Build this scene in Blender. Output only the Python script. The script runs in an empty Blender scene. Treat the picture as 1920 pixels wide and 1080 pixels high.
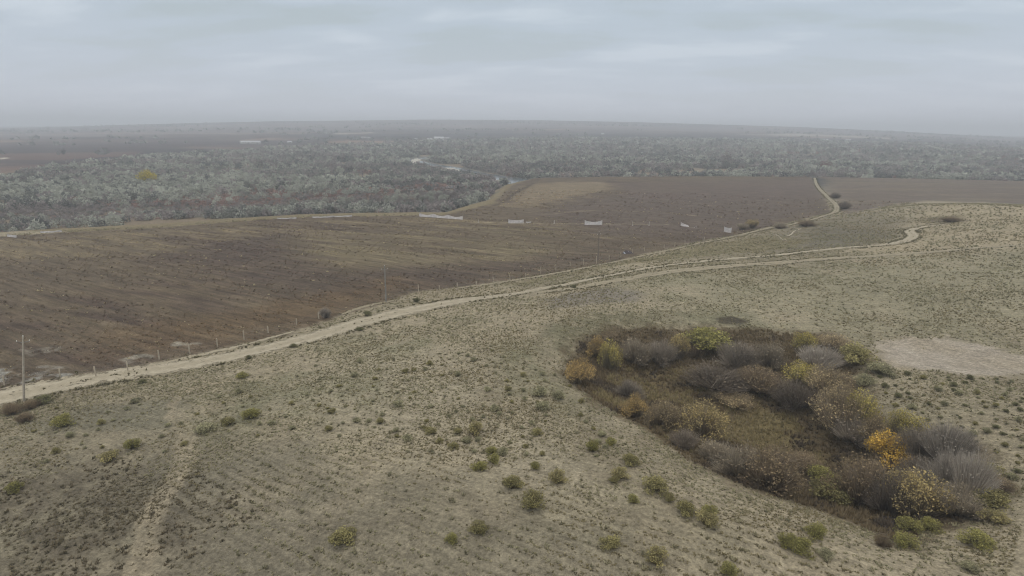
import bpy, math, random
import numpy as np
from mathutils import Matrix, Vector, Euler
random.seed(7); rng = np.random.default_rng(7)
sc = bpy.context.scene
col = sc.collection
R = math.radians

# ------------------------------------------------------------------ camera
CAMZ = 40.0; F = 1144.0; PITCH = 14.69; ROLL = 0.54
cd = bpy.data.cameras.new("camera"); cam = bpy.data.objects.new("camera", cd); col.objects.link(cam)
cd.sensor_width = 36; cd.lens = F/1920*36; cd.clip_start = 0.5; cd.clip_end = 40000
CM = Matrix.Rotation(R(90-PITCH), 3, 'X') @ Matrix.Rotation(R(ROLL), 3, 'Z')
cam.location = (0, 0, CAMZ); cam.rotation_euler = CM.to_euler()
sc.camera = cam
CMN = np.array(CM)

# ------------------------------------------------------------------ world, sun, exposure
SUN_EL, SUN_AZ = 52.0, 200.0
w = bpy.data.worlds.new("World"); sc.world = w; w.use_nodes = True
nt = w.node_tree; nt.nodes.clear()
def N(t, ty, **kw):
    n = t.nodes.new(ty)
    for k, v in kw.items(): setattr(n, k, v)
    return n
out = N(nt, 'ShaderNodeOutputWorld'); bg = N(nt, 'ShaderNodeBackground')
sky = N(nt, 'ShaderNodeTexSky', sky_type='NISHITA', sun_disc=False)
sky.sun_elevation = R(SUN_EL); sky.sun_rotation = R(SUN_AZ)
bg.inputs['Strength'].default_value = 0.1
tc = N(nt, 'ShaderNodeTexCoord'); sep = N(nt, 'ShaderNodeSeparateXYZ'); nt.links.new(tc.outputs['Generated'], sep.inputs[0])
def M(t, op, a, b=None, clamp=False):
    n = N(t, 'ShaderNodeMath', operation=op, use_clamp=clamp)
    for i, v in enumerate((a, b)):
        if v is None: continue
        if isinstance(v, (int, float)): n.inputs[i].default_value = v
        else: t.links.new(v, n.inputs[i])
    return n.outputs[0]
zc = M(nt, 'ADD', M(nt, 'MAXIMUM', sep.outputs[2], 0.0), 0.15)
cx = M(nt, 'DIVIDE', sep.outputs[0], zc); cy = M(nt, 'DIVIDE', sep.outputs[1], zc)
comb = N(nt, 'ShaderNodeCombineXYZ'); nt.links.new(M(nt, 'MULTIPLY', cx, 0.55), comb.inputs[0]); nt.links.new(M(nt, 'ADD', cy, M(nt, 'MULTIPLY', cx, 0.12)), comb.inputs[1])
n1 = N(nt, 'ShaderNodeTexNoise'); n1.inputs['Scale'].default_value = 1.5; n1.inputs['Detail'].default_value = 6; n1.inputs['Roughness'].default_value = 0.5; n1.inputs['Distortion'].default_value = .15
nt.links.new(comb.outputs[0], n1.inputs['Vector'])
rp = N(nt, 'ShaderNodeValToRGB'); nt.links.new(n1.outputs['Fac'], rp.inputs[0])
cr = rp.color_ramp; cr.interpolation = 'EASE'
cr.elements[0].position = .38; cr.elements[0].color = (4.75, 5.45, 5.85, 1)
cr.elements[1].position = .63; cr.elements[1].color = (6.25, 6.95, 7.65, 1)
e = cr.elements.new(.5); e.color = (5.2, 5.95, 6.7, 1)
hz = M(nt, 'SUBTRACT', 1.0, M(nt, 'DIVIDE', M(nt, 'ABSOLUTE', sep.outputs[2]), 0.16), True)
hz = M(nt, 'POWER', hz, 1.3)
mx = N(nt, 'ShaderNodeMix', data_type='RGBA'); nt.links.new(hz, mx.inputs[0]); nt.links.new(rp.outputs[0], mx.inputs[6]); mx.inputs[7].default_value = (6.1, 6.4, 7.3, 1)
mx2 = N(nt, 'ShaderNodeMix', data_type='RGBA'); mx2.inputs[0].default_value = 0.93
nt.links.new(sky.outputs[0], mx2.inputs[6]); nt.links.new(mx.outputs[2], mx2.inputs[7])
# an overcast sky is brightest overhead (all of it above the frame)
up = N(nt, 'ShaderNodeMapRange'); up.interpolation_type = 'SMOOTHSTEP'; up.inputs[1].default_value = .27; up.inputs[2].default_value = .95; nt.links.new(sep.outputs[2], up.inputs[0])
mx3 = N(nt, 'ShaderNodeMix', data_type='RGBA'); nt.links.new(up.outputs[0], mx3.inputs[0]); nt.links.new(mx2.outputs[2], mx3.inputs[6]); mx3.inputs[7].default_value = (15.5, 15.0, 14.2, 1)
nt.links.new(mx3.outputs[2], bg.inputs['Color']); nt.links.new(bg.outputs[0], out.inputs[0])
sd = bpy.data.lights.new("sun", 'SUN'); sd.energy = 0.85; sd.angle = R(22); sd.color = (1, .975, .94)
sun = bpy.data.objects.new("sun", sd); col.objects.link(sun)
sun.rotation_euler = Euler((R(90-SUN_EL), 0, R(180-SUN_AZ)))
sc.view_settings.view_transform = 'Standard'; sc.view_settings.look = 'None'
sc.view_settings.exposure = 0.0; sc.view_settings.gamma = 1.0; sc.view_settings.use_curve_mapping = False
sc.cycles.filter_width = 1.05; sc.cycles.max_bounces = 5; sc.cycles.diffuse_bounces = 2; sc.cycles.volume_bounces = 0; sc.cycles.transparent_max_bounces = 8

# ------------------------------------------------------------------ noise
def _h(ix, iy, s):
    n = (ix.astype(np.int64)*374761393 + iy.astype(np.int64)*668265263 + s*1442695041) & 0xffffffff
    n = ((n ^ (n >> 13))*1274126177) & 0xffffffff
    n = ((n ^ (n >> 16))*2246822519) & 0xffffffff
    return ((n ^ (n >> 15)) & 0xffff)/65535.0
def vn(x, y, s=0):
    x = np.asarray(x, float); y = np.asarray(y, float)
    ix = np.floor(x); iy = np.floor(y); fx = x-ix; fy = y-iy
    fx = fx*fx*(3-2*fx); fy = fy*fy*(3-2*fy)
    a = _h(ix, iy, s); b = _h(ix+1, iy, s); c = _h(ix, iy+1, s); d = _h(ix+1, iy+1, s)
    return (a*(1-fx)+b*fx)*(1-fy)+(c*(1-fx)+d*fx)*fy
def fbm(x, y, sc_=1., o=3, s=0):
    r = 0; a = 1; t = 0
    for i in range(o):
        r = r+a*vn(x/sc_*2**i+17.3*i, y/sc_*2**i-9.1*i, s+i); t += a; a *= .55
    return r/t
def ss(a, b, x): t = np.clip((x-a)/(b-a), 0, 1); return t*t*(3-2*t)

# ------------------------------------------------------------------ terrain height
def ray(px, py):
    px = np.asarray(px, float); py = np.asarray(py, float)
    d = np.stack([(px-960)/F, -(py-540)/F, -np.ones_like(px)], -1) @ CMN.T
    return d/np.linalg.norm(d, axis=-1, keepdims=True)
CP = [(0,440,0),(400,430,0),(830,410,0),(300,560,0),(0,640,0),(700,500,0),(1100,440,0),(1300,400,0),(1000,350,0),(1500,350,0),(1900,352,0),(1545,385,0),
 (0,745,.5),(200,705,.6),(450,665,.8),(620,625,1),(800,575,1),(980,550,1.6),(1200,505,3),(1450,480,4.3),(1690,455,6),(1720,430,6.5),
 (850,548,.3),(1060,512,.2),(1250,470,.2),(1430,432,.2),(1565,397,.3),(1500,450,2),
 (1640,404,5),(1745,384,9),(1920,386,10),(1745,360,0),(1920,362,0),(1600,385,1),
 (1900,450,8.8),(1600,520,6),(1900,560,7),(1400,560,5),(1200,590,4.5),(1750,600,5.5),(1780,665,4.3),(1920,690,4.4),
 (1040,660,4),(1075,745,4.2),(1200,835,5),(1400,935,5.4),(1600,1000,5.2),(1130,700,1),(1300,720,-.2),(1450,800,-1.2),(1250,690,.5),(1600,850,-1.2),(1300,790,0),(1420,860,-.6),
 (1100,615,4),(1150,600,4.2),(1400,600,4.6),(1620,655,4.2),(1690,780,3.6),(1850,850,4.5),(1900,950,5),(1668,1000,3.6),(1700,920,0.2),
 (900,720,4.6),(960,640,4),(700,720,3.2),(500,800,3),(300,800,2),(100,850,1.5),(0,900,1.5),(300,1000,2.5),(0,1080,2),(700,1000,5),(1000,1000,6),
 (1000,1080,6),(1300,1060,6),(1900,1080,6),(600,1080,4),(960,860,5.2),
 (-1500,640,0),(-1500,900,1),(-600,1100,1.5),(3300,520,8),(3300,900,6),(2400,420,10),(960,1500,5),(-200,1500,3),(2200,1500,5),(-1500,430,0),(3300,380,0)]
CP = np.array(CP, float)
d = ray(CP[:,0], CP[:,1]); t = (CP[:,2]-CAMZ)/d[:,2]; P = d*t[:,None]
SC = 1.0
cu = np.arctan2(P[:,0], P[:,1]); cv = np.log(np.hypot(P[:,0], P[:,1]))
def _k(r2): return np.where(r2 > 0, r2*np.log(r2+1e-12), 0.)
n = len(CP)
K = _k((cu[:,None]-cu)**2+(cv[:,None]-cv)**2) + np.eye(n)*2e-4
A = np.zeros((n+3, n+3)); A[:n,:n] = K; Q = np.c_[np.ones(n), cu, cv]; A[:n,n:] = Q; A[n:,:n] = Q.T
W = np.linalg.solve(A, np.r_[CP[:,2], 0, 0, 0])
def tps(u, v):
    r = W[n]+W[n+1]*u+W[n+2]*v
    for i in range(n): r = r+W[i]*_k((u-cu[i])**2+(v-cv[i])**2)
    return r
HZ = [(-900,262),(-400,252),(0,242),(250,233.5),(500,227.5),(800,224),(1000,225),(1200,229),(1500,238),(1700,247),(1920,260),(2300,276),(2900,292)]
RR = 4300.
hd = ray([p[0] for p in HZ], [p[1] for p in HZ]); hu = np.arctan2(hd[:,0], hd[:,1]); hzv = CAMZ+RR*hd[:,2]/np.hypot(hd[:,0], hd[:,1])
FLOODP = None
def smooth_h(u, v):
    r = np.exp(v)
    h = np.clip(tps(u, v), -2.2, 11.)
    h = h*(1-ss(370, 470, r))
    rid = np.interp(u, hu, hzv); rid = np.maximum(rid, 5)
    t = np.clip((r-1000)/(RR-1000), 0, 1)
    h = h+rid*t**1.35*(1-.35*ss(RR, RR*1.6, r))
    h = h+ss(700, 2500, r)*(fbm(u*14, v*9, 1, 3, 5)-.5)*14*(1-t)
    return h

# polygons are typed as picture points and turned to ground points once; everything after lives in world polar coordinates
def at0(px, py):
    """ground point hit by the sight line, using the smooth terrain"""
    px = np.atleast_1d(np.asarray(px, float)); py = np.atleast_1d(np.asarray(py, float))
    d = ray(px, py); hor = np.hypot(d[:,0], d[:,1]); u = np.arctan2(d[:,0], d[:,1])
    sl = d[:,2]/hor
    rs = np.exp(np.linspace(math.log(15), math.log(RR*1.02), 420))
    H_ = hfun(np.repeat(u[:,None], len(rs), 1), np.repeat(np.log(rs)[None], len(px), 0))
    below = (CAMZ+sl[:,None]*rs[None]) < H_
    idx = np.where(below.any(1), below.argmax(1), len(rs)-1)
    lo = rs[np.maximum(idx-1, 0)]; hi = rs[idx]
    for _ in range(18):
        m = (lo+hi)/2; b = (CAMZ+sl*m) < hfun(u, np.log(m))
        hi = np.where(b, m, hi); lo = np.where(b, lo, m)
    return u, np.log(hi)
hfun = smooth_h
def poly(pts): 
    a = np.array(pts, float); u, v = at0(a[:,0], a[:,1]); return np.c_[u, v]
def sdist(u, v, pg, closed=True):
    """signed distance (positive inside) in log polar units"""
    best = np.full(u.shape, 1e9); ins = np.zeros(u.shape, bool)
    m = len(pg)
    for i in range(m if closed else m-1):
        ax, ay = pg[i]; bx, by = pg[(i+1) % m]
        dx, dy = bx-ax, by-ay; L = dx*dx+dy*dy+1e-18
        t = np.clip(((u-ax)*dx+(v-ay)*dy)/L, 0, 1)
        best = np.minimum(best, (u-ax-t*dx)**2+(v-ay-t*dy)**2)
        if closed:
            c = ((ay > v) != (by > v)); ins ^= c & (u < (bx-ax)*(v-ay)/(by-ay+1e-18)+ax)
    best = np.sqrt(best)
    return np.where(ins, best, -best) if closed else -best
def mask(u, v, pg, soft, nz=None):
    """1 inside, fading over soft metres; nz = ragged noise -0.5..0.5"""
    s = sdist(u, v, pg)*np.exp(v)
    if nz is not None: s = s+nz*soft*2.5
    return ss(-soft, soft, s)
def line(u, v, pg, wid, soft, nz=None):
    s = sdist(u, v, pg, False)*np.exp(v)+wid/2
    if nz is not None: s = s+nz*soft*2.5
    return ss(-soft, soft, s)

FIELD = poly([(-1500,450),(-50,447),(300,427),(560,408),(830,404),(925,382),(957,350),(1000,334),(1520,332),(1548,372),(1560,400),(1440,430),(1300,455),(1150,492),(1000,520),(880,536),(780,547),(690,578),(600,605),(520,634),(430,652),(330,674),(200,696),(100,714),(-50,742),(-1500,950)])
EASTF = poly([(1545,331),(1920,338),(3300,349),(3300,386),(2000,384),(1745,376),(1640,392),(1585,402),(1562,375)])
FLOOD = poly([(-1500,425),(-50,436),(300,417),(560,400),(830,396),(915,372),(945,345),(1000,333),(1520,331),(1920,339),(3300,350),(3300,278),(1920,282),(1500,264),(1000,262),(800,268),(600,276),(300,290),(0,326),(-1500,350)])
def full_h(u, v):
    h = smooth_h(u, v)
    fl = ss(-4, 5, sdist(u, v, FLOOD)*np.exp(v))
    return h-3.0*fl*(1-ss(900, 1500, np.exp(v)))

# grid of the ground sheet
def span(*seg):
    r = []
    for a, b, m in seg: r.append(np.linspace(a, b, m, endpoint=False))
    return np.concatenate(r+[[seg[-1][1]]])
AZ = np.radians(span((-78,-46,40),(-46,46,820),(46,78,40)))
LR = span((math.log(14),math.log(40),25),(math.log(40),math.log(140),330),(math.log(140),math.log(420),260),(math.log(420),math.log(1500),150),(math.log(1500),math.log(9000),110))
U, V = np.meshgrid(AZ, LR, indexing='xy')
HG = full_h(U, V)
def bil(u, v, G):
    iu = np.clip(np.searchsorted(AZ, u)-1, 0, len(AZ)-2); iv = np.clip(np.searchsorted(LR, v)-1, 0, len(LR)-2)
    fu = np.clip((u-AZ[iu])/(AZ[iu+1]-AZ[iu]), 0, 1); fv = np.clip((v-LR[iv])/(LR[iv+1]-LR[iv]), 0, 1)
    return (G[iv,iu]*(1-fu)+G[iv,iu+1]*fu)*(1-fv)+(G[iv+1,iu]*(1-fu)+G[iv+1,iu+1]*fu)*fv
X = np.exp(V)*np.sin(U); Y = np.exp(V)*np.cos(U)
RG = np.exp(V)

# --- zones
HOLLOW = poly([(1045,700),(1075,640),(1150,612),(1290,612),(1420,618),(1560,628),(1625,665),(1610,730),(1660,790),(1740,800),(1830,860),(1880,930),(1850,975),(1760,990),(1680,1020),(1640,1000),(1540,960),(1400,915),(1290,865),(1200,800),(1110,752)])
HFLOOR = poly([(1110,740),(1150,690),(1300,690),(1430,740),(1520,800),(1570,860),(1560,900),(1440,880),(1300,850),(1210,800)])
PAN = poly([(1645,650),(1700,636),(1790,636),(1850,650),(1890,664),(1990,668),(2300,690),(2300,712),(1940,698),(1840,706),(1750,694),(1680,690),(1655,672)])
nA = fbm(X, Y, 2.2, 3, 1)-.5; nB = fbm(X, Y, 9, 3, 2)-.5; nC = fbm(X, Y, 40, 3, 3)-.5; nD = fbm(X, Y, 160, 3, 4)-.5
mF = mask(U, V, FIELD, 1.6, nA); mE = mask(U, V, EASTF, 6, nB); mH = mask(U, V, HOLLOW, 2.2, nA); mHF = mask(U, V, HFLOOR, 2.5, nA); mP = mask(U, V, PAN, 1.3, nA+.8*nB)
# small relief on the steppe hill
steppe = (1-mF)*(1-mE)*(1-mP)*(1-ss(400, 520, RG))
HG = HG+steppe*(.45*nB+.30*nA*(1-ss(150, 300, RG)))+.10*nA*mF
def at(px, py):
    px = np.atleast_1d(np.asarray(px, float)); py = np.atleast_1d(np.asarray(py, float))
    u, v = at0(px, py)
    return np.c_[np.exp(v)*np.sin(u), np.exp(v)*np.cos(u), bil(u, v, HG)]
hfun = lambda u, v: bil(u, v, HG)
def ground(x, y): return bil(np.arctan2(x, y), np.log(np.hypot(x, y)), HG)
def to_px(p):
    q = (np.asarray(p, float)-np.array([0, 0, CAMZ])) @ CMN
    return 960-F*q[...,0]/q[...,2], 540+F*q[...,1]/q[...,2]

def lin(*c):
    c = np.array(c, float)/255.; return np.where(c <= .04045, c/12.92, ((c+.055)/1.055)**2.4)
GAIN = .84          # picture value of a surface / its albedo
def alb(*c): return lin(*c)*GAIN
def mixc(a, b, m): return a*(1-m[...,None])+np.asarray(b)*m[...,None]
C = np.zeros(U.shape+(3,)); 
sand = alb(154,145,125); sandp = alb(163,155,135); sage = alb(128,123,104); dull = alb(116,107,91); brown = alb(101,90,76)
C[:] = sand
C = mixc(C, sage, np.clip(.45+2.2*nB+1.4*nC, 0, 1)*.55)
C = mixc(C, dull, np.clip(.25+2.0*nC+2.4*nA, 0, 1)*.5)
pxl = lambda pts, s, nz=nB: mask(U, V, poly(pts), s, nz)
# darker brownish grass in the near corner, grey wash spots
C = mixc(C, alb(88,80,68), pxl([(-700,900),(-100,930),(120,885),(300,900),(420,960),(330,1090),(250,1400),(-700,1400)], 4)*np.clip(.65+2*nA, 0, 1)*.9)
C = mixc(C, alb(104,100,89), pxl([(300,880),(600,860),(800,930),(1000,1010),(1200,1090),(1200,1500),(300,1500)], 6)*.42)
C = mixc(C, alb(108,104,92), pxl([(-200,890),(0,870),(300,830),(560,850),(620,1000),(600,1500),(-900,1500)], 8)*.35)
C = mixc(C, alb(122,117,110), pxl([(1020,560),(1120,540),(1200,548),(1200,566),(1100,574),(1040,576)], 2)*.75)
C = mixc(C, alb(100,100,88), pxl([(60,790),(180,765),(330,745),(330,800),(210,800),(90,812)], 2)*.5)
C = mixc(C, alb(106,104,84), pxl([(1030,610),(1120,585),(1400,590),(1430,612),(1300,625),(1120,640),(1050,690),(1020,680)], 3)*np.clip(.7+2*nA, 0, 1)*.8)
C = mixc(C, alb(160,152,133), pxl([(760,640),(880,660),(900,760),(1030,800),(1060,900),(960,900),(700,830),(520,760),(560,700)], 5)*.5)
C = mixc(C, alb(136,134,112), pxl([(1250,520),(1500,500),(1920,470),(2300,470),(2300,640),(1920,640),(1560,620),(1300,590)], 12)*.45)
C = mixc(C, alb(164,153,130), pxl([(1560,470),(1700,420),(1750,385),(1920,388),(2300,390),(2300,470),(1920,465),(1700,480)], 6)*.55)
C = mixc(C, alb(119,112,97), pxl([(1440,432),(1570,402),(1650,398),(1700,415),(1690,445),(1560,468),(1440,472),(1390,455)], 5)*.7)
C = mixc(C, alb(98,95,84), pxl([(1530,425),(1640,430),(1690,445),(1600,462),(1480,466)], 4)*.55)
C = mixc(C, alb(122,114,88), pxl([(1180,490),(1300,462),(1440,440),(1520,450),(1480,466),(1300,482),(1100,508),(980,532),(940,534),(1060,512)], 2)*.75)
C = mixc(C, alb(70,64,54), pxl([(1345,597),(1370,594),(1402,603),(1385,608),(1350,606)], .6)*.9)
C = mixc(C, alb(84,74,62), pxl([(1740,410),(1790,405),(1815,414),(1780,420),(1745,418)], 2)*.7)
for q, w_, k_ in (([(560,700),(470,710),(390,718),(345,734),(322,757),(322,780)], .9, .7), ([(316,775),(340,810),(344,850),(322,890),(292,930),(264,980),(254,1040),(240,1120),(220,1300)], .5, .5), ([(334,775),(362,810),(362,850),(342,890),(314,930),(288,980),(280,1040),(270,1120),(250,1300)], .5, .5), ([(325,775),(351,810),(353,850),(332,890),(303,930),(276,980),(267,1040),(255,1120),(235,1300)], 2.6, .45)):
    C = mixc(C, alb(156,146,126), line(U, V, poly(q), w_, .5, nA)*k_)
for q in ([(440,720),(560,690),(700,700),(720,760),(560,800),(440,790)], [(930,640),(1000,650),(1075,745),(1060,775),(960,740)], [(360,780),(470,770),(470,800),(380,815)], [(560,640),(760,620),(820,650),(640,690)]):
    C = mixc(C, alb(118,118,95), mask(U, V, poly(q), 3, nB)*np.clip(.6+2*nA, 0, 1)*.55)
# hollow
C = mixc(C, alb(90,79,62), mH*.95)
C = mixc(C, alb(104,93,70), mHF*np.clip(.55+2.2*nA, 0, 1))
C = mixc(C, alb(146,134,112), pxl([(1320,735),(1345,728),(1390,742),(1350,750)], .8, nA)*.85)
C = mixc(C, alb(122,112,80), pxl([(1390,780),(1470,770),(1520,830),(1470,850),(1400,820)], 1.2, nA)*.55)
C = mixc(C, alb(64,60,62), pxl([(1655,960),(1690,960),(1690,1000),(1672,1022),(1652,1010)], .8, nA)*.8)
# bare pan
C = mixc(C, alb(163,154,140), mP)
C = mixc(C, alb(152,142,124), mP*np.clip(nB*3, 0, 1)*.8)
# fields
su = U; rowdir = X*.93+Y*.37
stre = fbm(X*.35-Y*.22, Y*2.3+X*.9, 9, 3, 11)-.5
stre2 = fbm(X*.25, Y*1.5, 12, 3, 12)-.5
fc = np.zeros_like(C); fc[:] = alb(100,89,74)
fc = mixc(fc, alb(88,76,66), np.clip(.3+3*nC, 0, 1))
fc = mixc(fc, alb(120,108,86), np.clip(.15+3.0*stre+1.5*nC, 0, 1)*.5)
fc = mixc(fc, alb(130,120,94), pxl([(540,440),(700,420),(960,425),(1180,430),(1150,455),(980,490),(800,505),(620,500),(540,480)], 8)*np.clip(.55+3*stre, 0, 1)*.55)
fc = mixc(fc, alb(128,116,92), pxl([(-700,455),(0,450),(400,425),(840,408),(1000,420),(500,440),(300,475),(0,490)], 6)*np.clip(.5+3*stre, 0, 1)*.7)
fc = mixc(fc, alb(84,73,66), pxl([(330,470),(520,440),(560,480),(640,505),(850,500),(1050,480),(1150,485),(850,530),(700,560),(560,560),(440,520)], 10)*.6)
fc = mixc(fc, alb(102,85,64), pxl([(560,560),(740,520),(780,540),(620,600),(420,640),(200,655),(200,630)], 8)*.65)
fc = mixc(fc, alb(98,87,78), pxl([(1000,400),(1100,372),(1530,345),(1548,390),(1430,425),(1300,440),(1100,440)], 10)*.8)
fc = mixc(fc, alb(140,126,102), pxl([(955,375),(1000,345),(1130,340),(1160,352),(1060,375),(1010,388),(930,386)], 8)*.6)
fc = mixc(fc, alb(100,87,79), pxl([(1150,345),(1520,335),(1540,372),(1330,378),(1180,372)], 8)*.6)
sal = mask(U, V, poly([(-60,700),(20,690),(110,692),(130,708),(60,716),(0,716)]), 1.2, nA)
fc = mixc(fc, alb(150,148,140), sal*np.clip(.3+4*nA, 0, 1)*.9)
for q in ([(105,715),(180,695),(184,702),(110,722)], [(40,655),(110,648),(118,660),(60,668)], [(230,672),(275,662),(285,670),(240,682)], [(330,640),(375,644),(360,652),(325,648)]):
    fc = mixc(fc, alb(150,145,132), mask(U, V, poly(q), .7, nA)*np.clip(.3+4*nA, 0, 1)*.75)
C = mixc(C, alb(122,112,88), mask(U, V, poly([(-1500,430),(-50,436),(300,417),(560,400),(830,396),(915,372),(945,345),(1000,326),(1520,322),(1560,332),(1560,345),(1000,345),(950,385),(830,415),(300,440),(-1500,470)]), 2, nB)*.85)
C = C*(1-mF[...,None])+fc*mF[...,None]
C = mixc(C, alb(104,93,84), mE*.95); C = mixc(C, alb(124,114,94), mE*np.clip(3*stre2, 0, 1)*.7)
# thin pale path line across field
C = mixc(C, alb(152,142,120), line(U, V, poly([(890,416),(985,420),(1110,420),(1250,421)]), 1.6, 1.2, nA)*.7)
C = mixc(C, alb(140,128,108), line(U, V, poly([(1020,402),(1120,394),(1240,398),(1300,404)]), 1.6, 2, nB)*.6)
C = mixc(C, alb(66,58,50), line(U, V, poly([(1003,342),(985,352),(960,366),(948,378),(925,386)]), 1.6, 1.5, nB)*.8)
# flood plain and far farmland
mFL = mask(U, V, FLOOD, 4, nB)
C = mixc(C, alb(108,106,98), mFL)
C = mixc(C, alb(138,122,102), mFL*(1-ss(.34, .44, fbm(X, Y*1.6, 70, 3, 95)))*.6)
C = mixc(C, alb(104,84,78), mask(U, V, poly([(180,385),(420,368),(700,358),(860,346),(860,352),(700,372),(420,388)]), 8, nB)*.8)
far = ss(-8, 12, -sdist(U, V, FLOOD)*RG)*ss(430, 560, RG)*(1-mF)*(1-mE)
fx = X/330.; fy = Y/70.
cell = _h(np.floor(fx+.6*vn(np.floor(fy), fy*0, 3)), np.floor(fy+.15*fx), 21)
cell2 = _h(np.floor(fx*.5), np.floor(fy*.33), 22)
FC = np.zeros_like(C); FC[:] = alb(88,78,76)
FC = mixc(FC, alb(150,128,110), np.clip(cell*1.8-1.0, 0, 1))
FC = mixc(FC, alb(60,60,62), (cell2 > .5)*.6)
FC = mixc(FC, alb(60,62,62), np.clip(2.6*(fbm(X, Y*3.2, 420, 3, 31)-.48), 0, 1)*.9)
def farp(pts, c, k=1., s=10): 
    global FC
    FC = mixc(FC, alb(*c), mask(U, V, poly(pts), s, nB)*k)
farp([(-900,320),(0,300),(120,300),(260,290),(260,284),(0,288),(-900,300)], (104,86,80), .8)
farp([(-900,345),(0,330),(100,322),(110,308),(0,312),(-900,325)], (112,94,86), .7)
farp([(0,299),(14,297),(14,295),(0,296)], (200,195,180), 1, 3)
farp([(575,278),(620,271),(740,268),(860,270),(860,272),(760,274),(640,275)], (205,182,140), .9, 5)
farp([(0,282),(240,284),(420,272),(560,268),(560,262),(300,266),(0,272)], (72,64,66), .8)
farp([(280,292),(520,279),(620,275),(560,284),(300,296)], (140,108,90), .5)
farp([(880,266),(1000,262),(1100,262),(1100,265),(960,268)], (150,120,98), .6, 6)
farp([(1280,262),(1325,263),(1325,265),(1280,264)], (185,165,140), .8, 6)
farp([(540,268),(700,262),(900,256),(1300,258),(1500,262),(1500,256),(1200,250),(800,250),(600,256)], (58,58,60), .7, 30)
farp([(630,250),(700,248),(700,250),(630,252)], (190,180,165), .8, 20)
farp([(-900,262),(0,262),(600,245),(1000,240),(1920,268),(1920,262),(1000,232),(0,246),(-900,252)], (120,112,112), .5, 30)
farp([(1380,252),(1560,256),(1680,262),(1680,259),(1500,251)], (180,172,160), .7, 20)
C = C*(1-far[...,None])+FC*far[...,None]
C = C*(1+(np.array([1.0, .985, .955])-1)*steppe[...,None])
C = np.clip(C*(1+.18*nA[...,None]*(1-mP[...,None]*.7)), .01, .9)

# ------------------------------------------------------------------ helpers
def tag(o, label=None, cat=None, group=None, kind=None):
    for k, v in (('label', label), ('category', cat), ('group', group), ('kind', kind)):
        if v: o[k] = v
    return o
def mesh_np(name, verts, faces, mat, colr=None, smooth=False):
    """faces: (k,3) or (k,4) int array"""
    me = bpy.data.meshes.new(name); verts = np.asarray(verts, np.float32); faces = np.asarray(faces, np.int32)
    nv, nf, k = len(verts), len(faces), faces.shape[1]
    me.vertices.add(nv); me.vertices.foreach_set('co', verts.ravel())
    me.loops.add(nf*k); me.loops.foreach_set('vertex_index', faces.ravel())
    me.polygons.add(nf); me.polygons.foreach_set('loop_start', np.arange(0, nf*k, k, dtype=np.int32)); me.polygons.foreach_set('loop_total', np.full(nf, k, np.int32))
    me.polygons.foreach_set('use_smooth', np.full(nf, smooth, bool))
    me.update(calc_edges=True)
    if colr is not None:
        a = me.color_attributes.new('Col', 'FLOAT_COLOR', 'POINT')
        a.data.foreach_set('color', np.c_[colr, np.ones(nv)].astype(np.float32).ravel())
    me.materials.append(mat)
    return me
def link(name, me, parent=None, loc=None):
    o = bpy.data.objects.new(name, me); col.objects.link(o)
    if parent is not None: o.parent = parent
    if loc is not None: o.location = loc
    return o
def empty(name, loc, rz=0):
    o = bpy.data.objects.new(name, None); col.objects.link(o); o.location = loc; o.rotation_euler = (0, 0, rz); o.empty_display_size = .3; return o

def material(name):
    m = bpy.data.materials.new(name); m.use_nodes = True; t = m.node_tree; b = t.nodes['Principled BSDF']; b.inputs['Roughness'].default_value = .95; b.inputs['Specular IOR Level'].default_value = .08
    return m, t, b
def noise(t, vec, scale, detail=3, rough=.55):
    nz = N(t, 'ShaderNodeTexNoise'); nz.inputs['Scale'].default_value = scale; nz.inputs['Detail'].default_value = detail; nz.inputs['Roughness'].default_value = rough
    t.links.new(vec, nz.inputs['Vector']); return nz.outputs['Fac']
def mapr(t, val, a, b, c, d):
    n_ = N(t, 'ShaderNodeMapRange'); n_.inputs[1].default_value = a; n_.inputs[2].default_value = b; n_.inputs[3].default_value = c; n_.inputs[4].default_value = d
    t.links.new(val, n_.inputs[0]); return n_.outputs[0]
def mul_col(t, colr, *facs):
    for f in facs:
        v = N(t, 'ShaderNodeVectorMath', operation='SCALE'); t.links.new(colr, v.inputs[0]); t.links.new(f, v.inputs['Scale']); colr = v.outputs[0]
    return colr
# ground
gm, t, b = material('steppe_soil')
at_ = N(t, 'ShaderNodeAttribute', attribute_name='Col'); geo = N(t, 'ShaderNodeNewGeometry'); pos = geo.outputs['Position']
f1 = mapr(t, noise(t, pos, 2.6, 4, .65), .3, .7, .62, 1.32); f2 = mapr(t, noise(t, pos, .55, 4, .6), .3, .7, .86, 1.14)
f3 = mapr(t, noise(t, pos, 9, 2), .3, .7, .85, 1.15)
mp = N(t, 'ShaderNodeMapping'); t.links.new(pos, mp.inputs[0]); mp.inputs['Rotation'].default_value = (0, 0, R(22)); mp.inputs['Scale'].default_value = (.35, 2.4, 1)
f4 = mapr(t, noise(t, mp.outputs[0], .5, 4, .6), .3, .7, .78, 1.2)
zn = N(t, 'ShaderNodeAttribute', attribute_name='Zone')
def furrow(ang, sx, sy, lo, hi, det=4):
    # streaks running along ang: rotate so the streak lies on local x
    mp = N(t, 'ShaderNodeVectorRotate', rotation_type='Z_AXIS'); t.links.new(pos, mp.inputs[0]); mp.inputs['Angle'].default_value = -ang
    ms_ = N(t, 'ShaderNodeVectorMath', operation='MULTIPLY'); t.links.new(mp.outputs[0], ms_.inputs[0]); ms_.inputs[1].default_value = (sx, sy, 0)
    nn_ = noise(t, ms_.outputs[0], 1.0, det, .6); return mapr(t, nn_, .34, .66, lo, hi), nn_
qa, qb = at(20, 560)[0][:2], at(220, 622)[0][:2]
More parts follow.
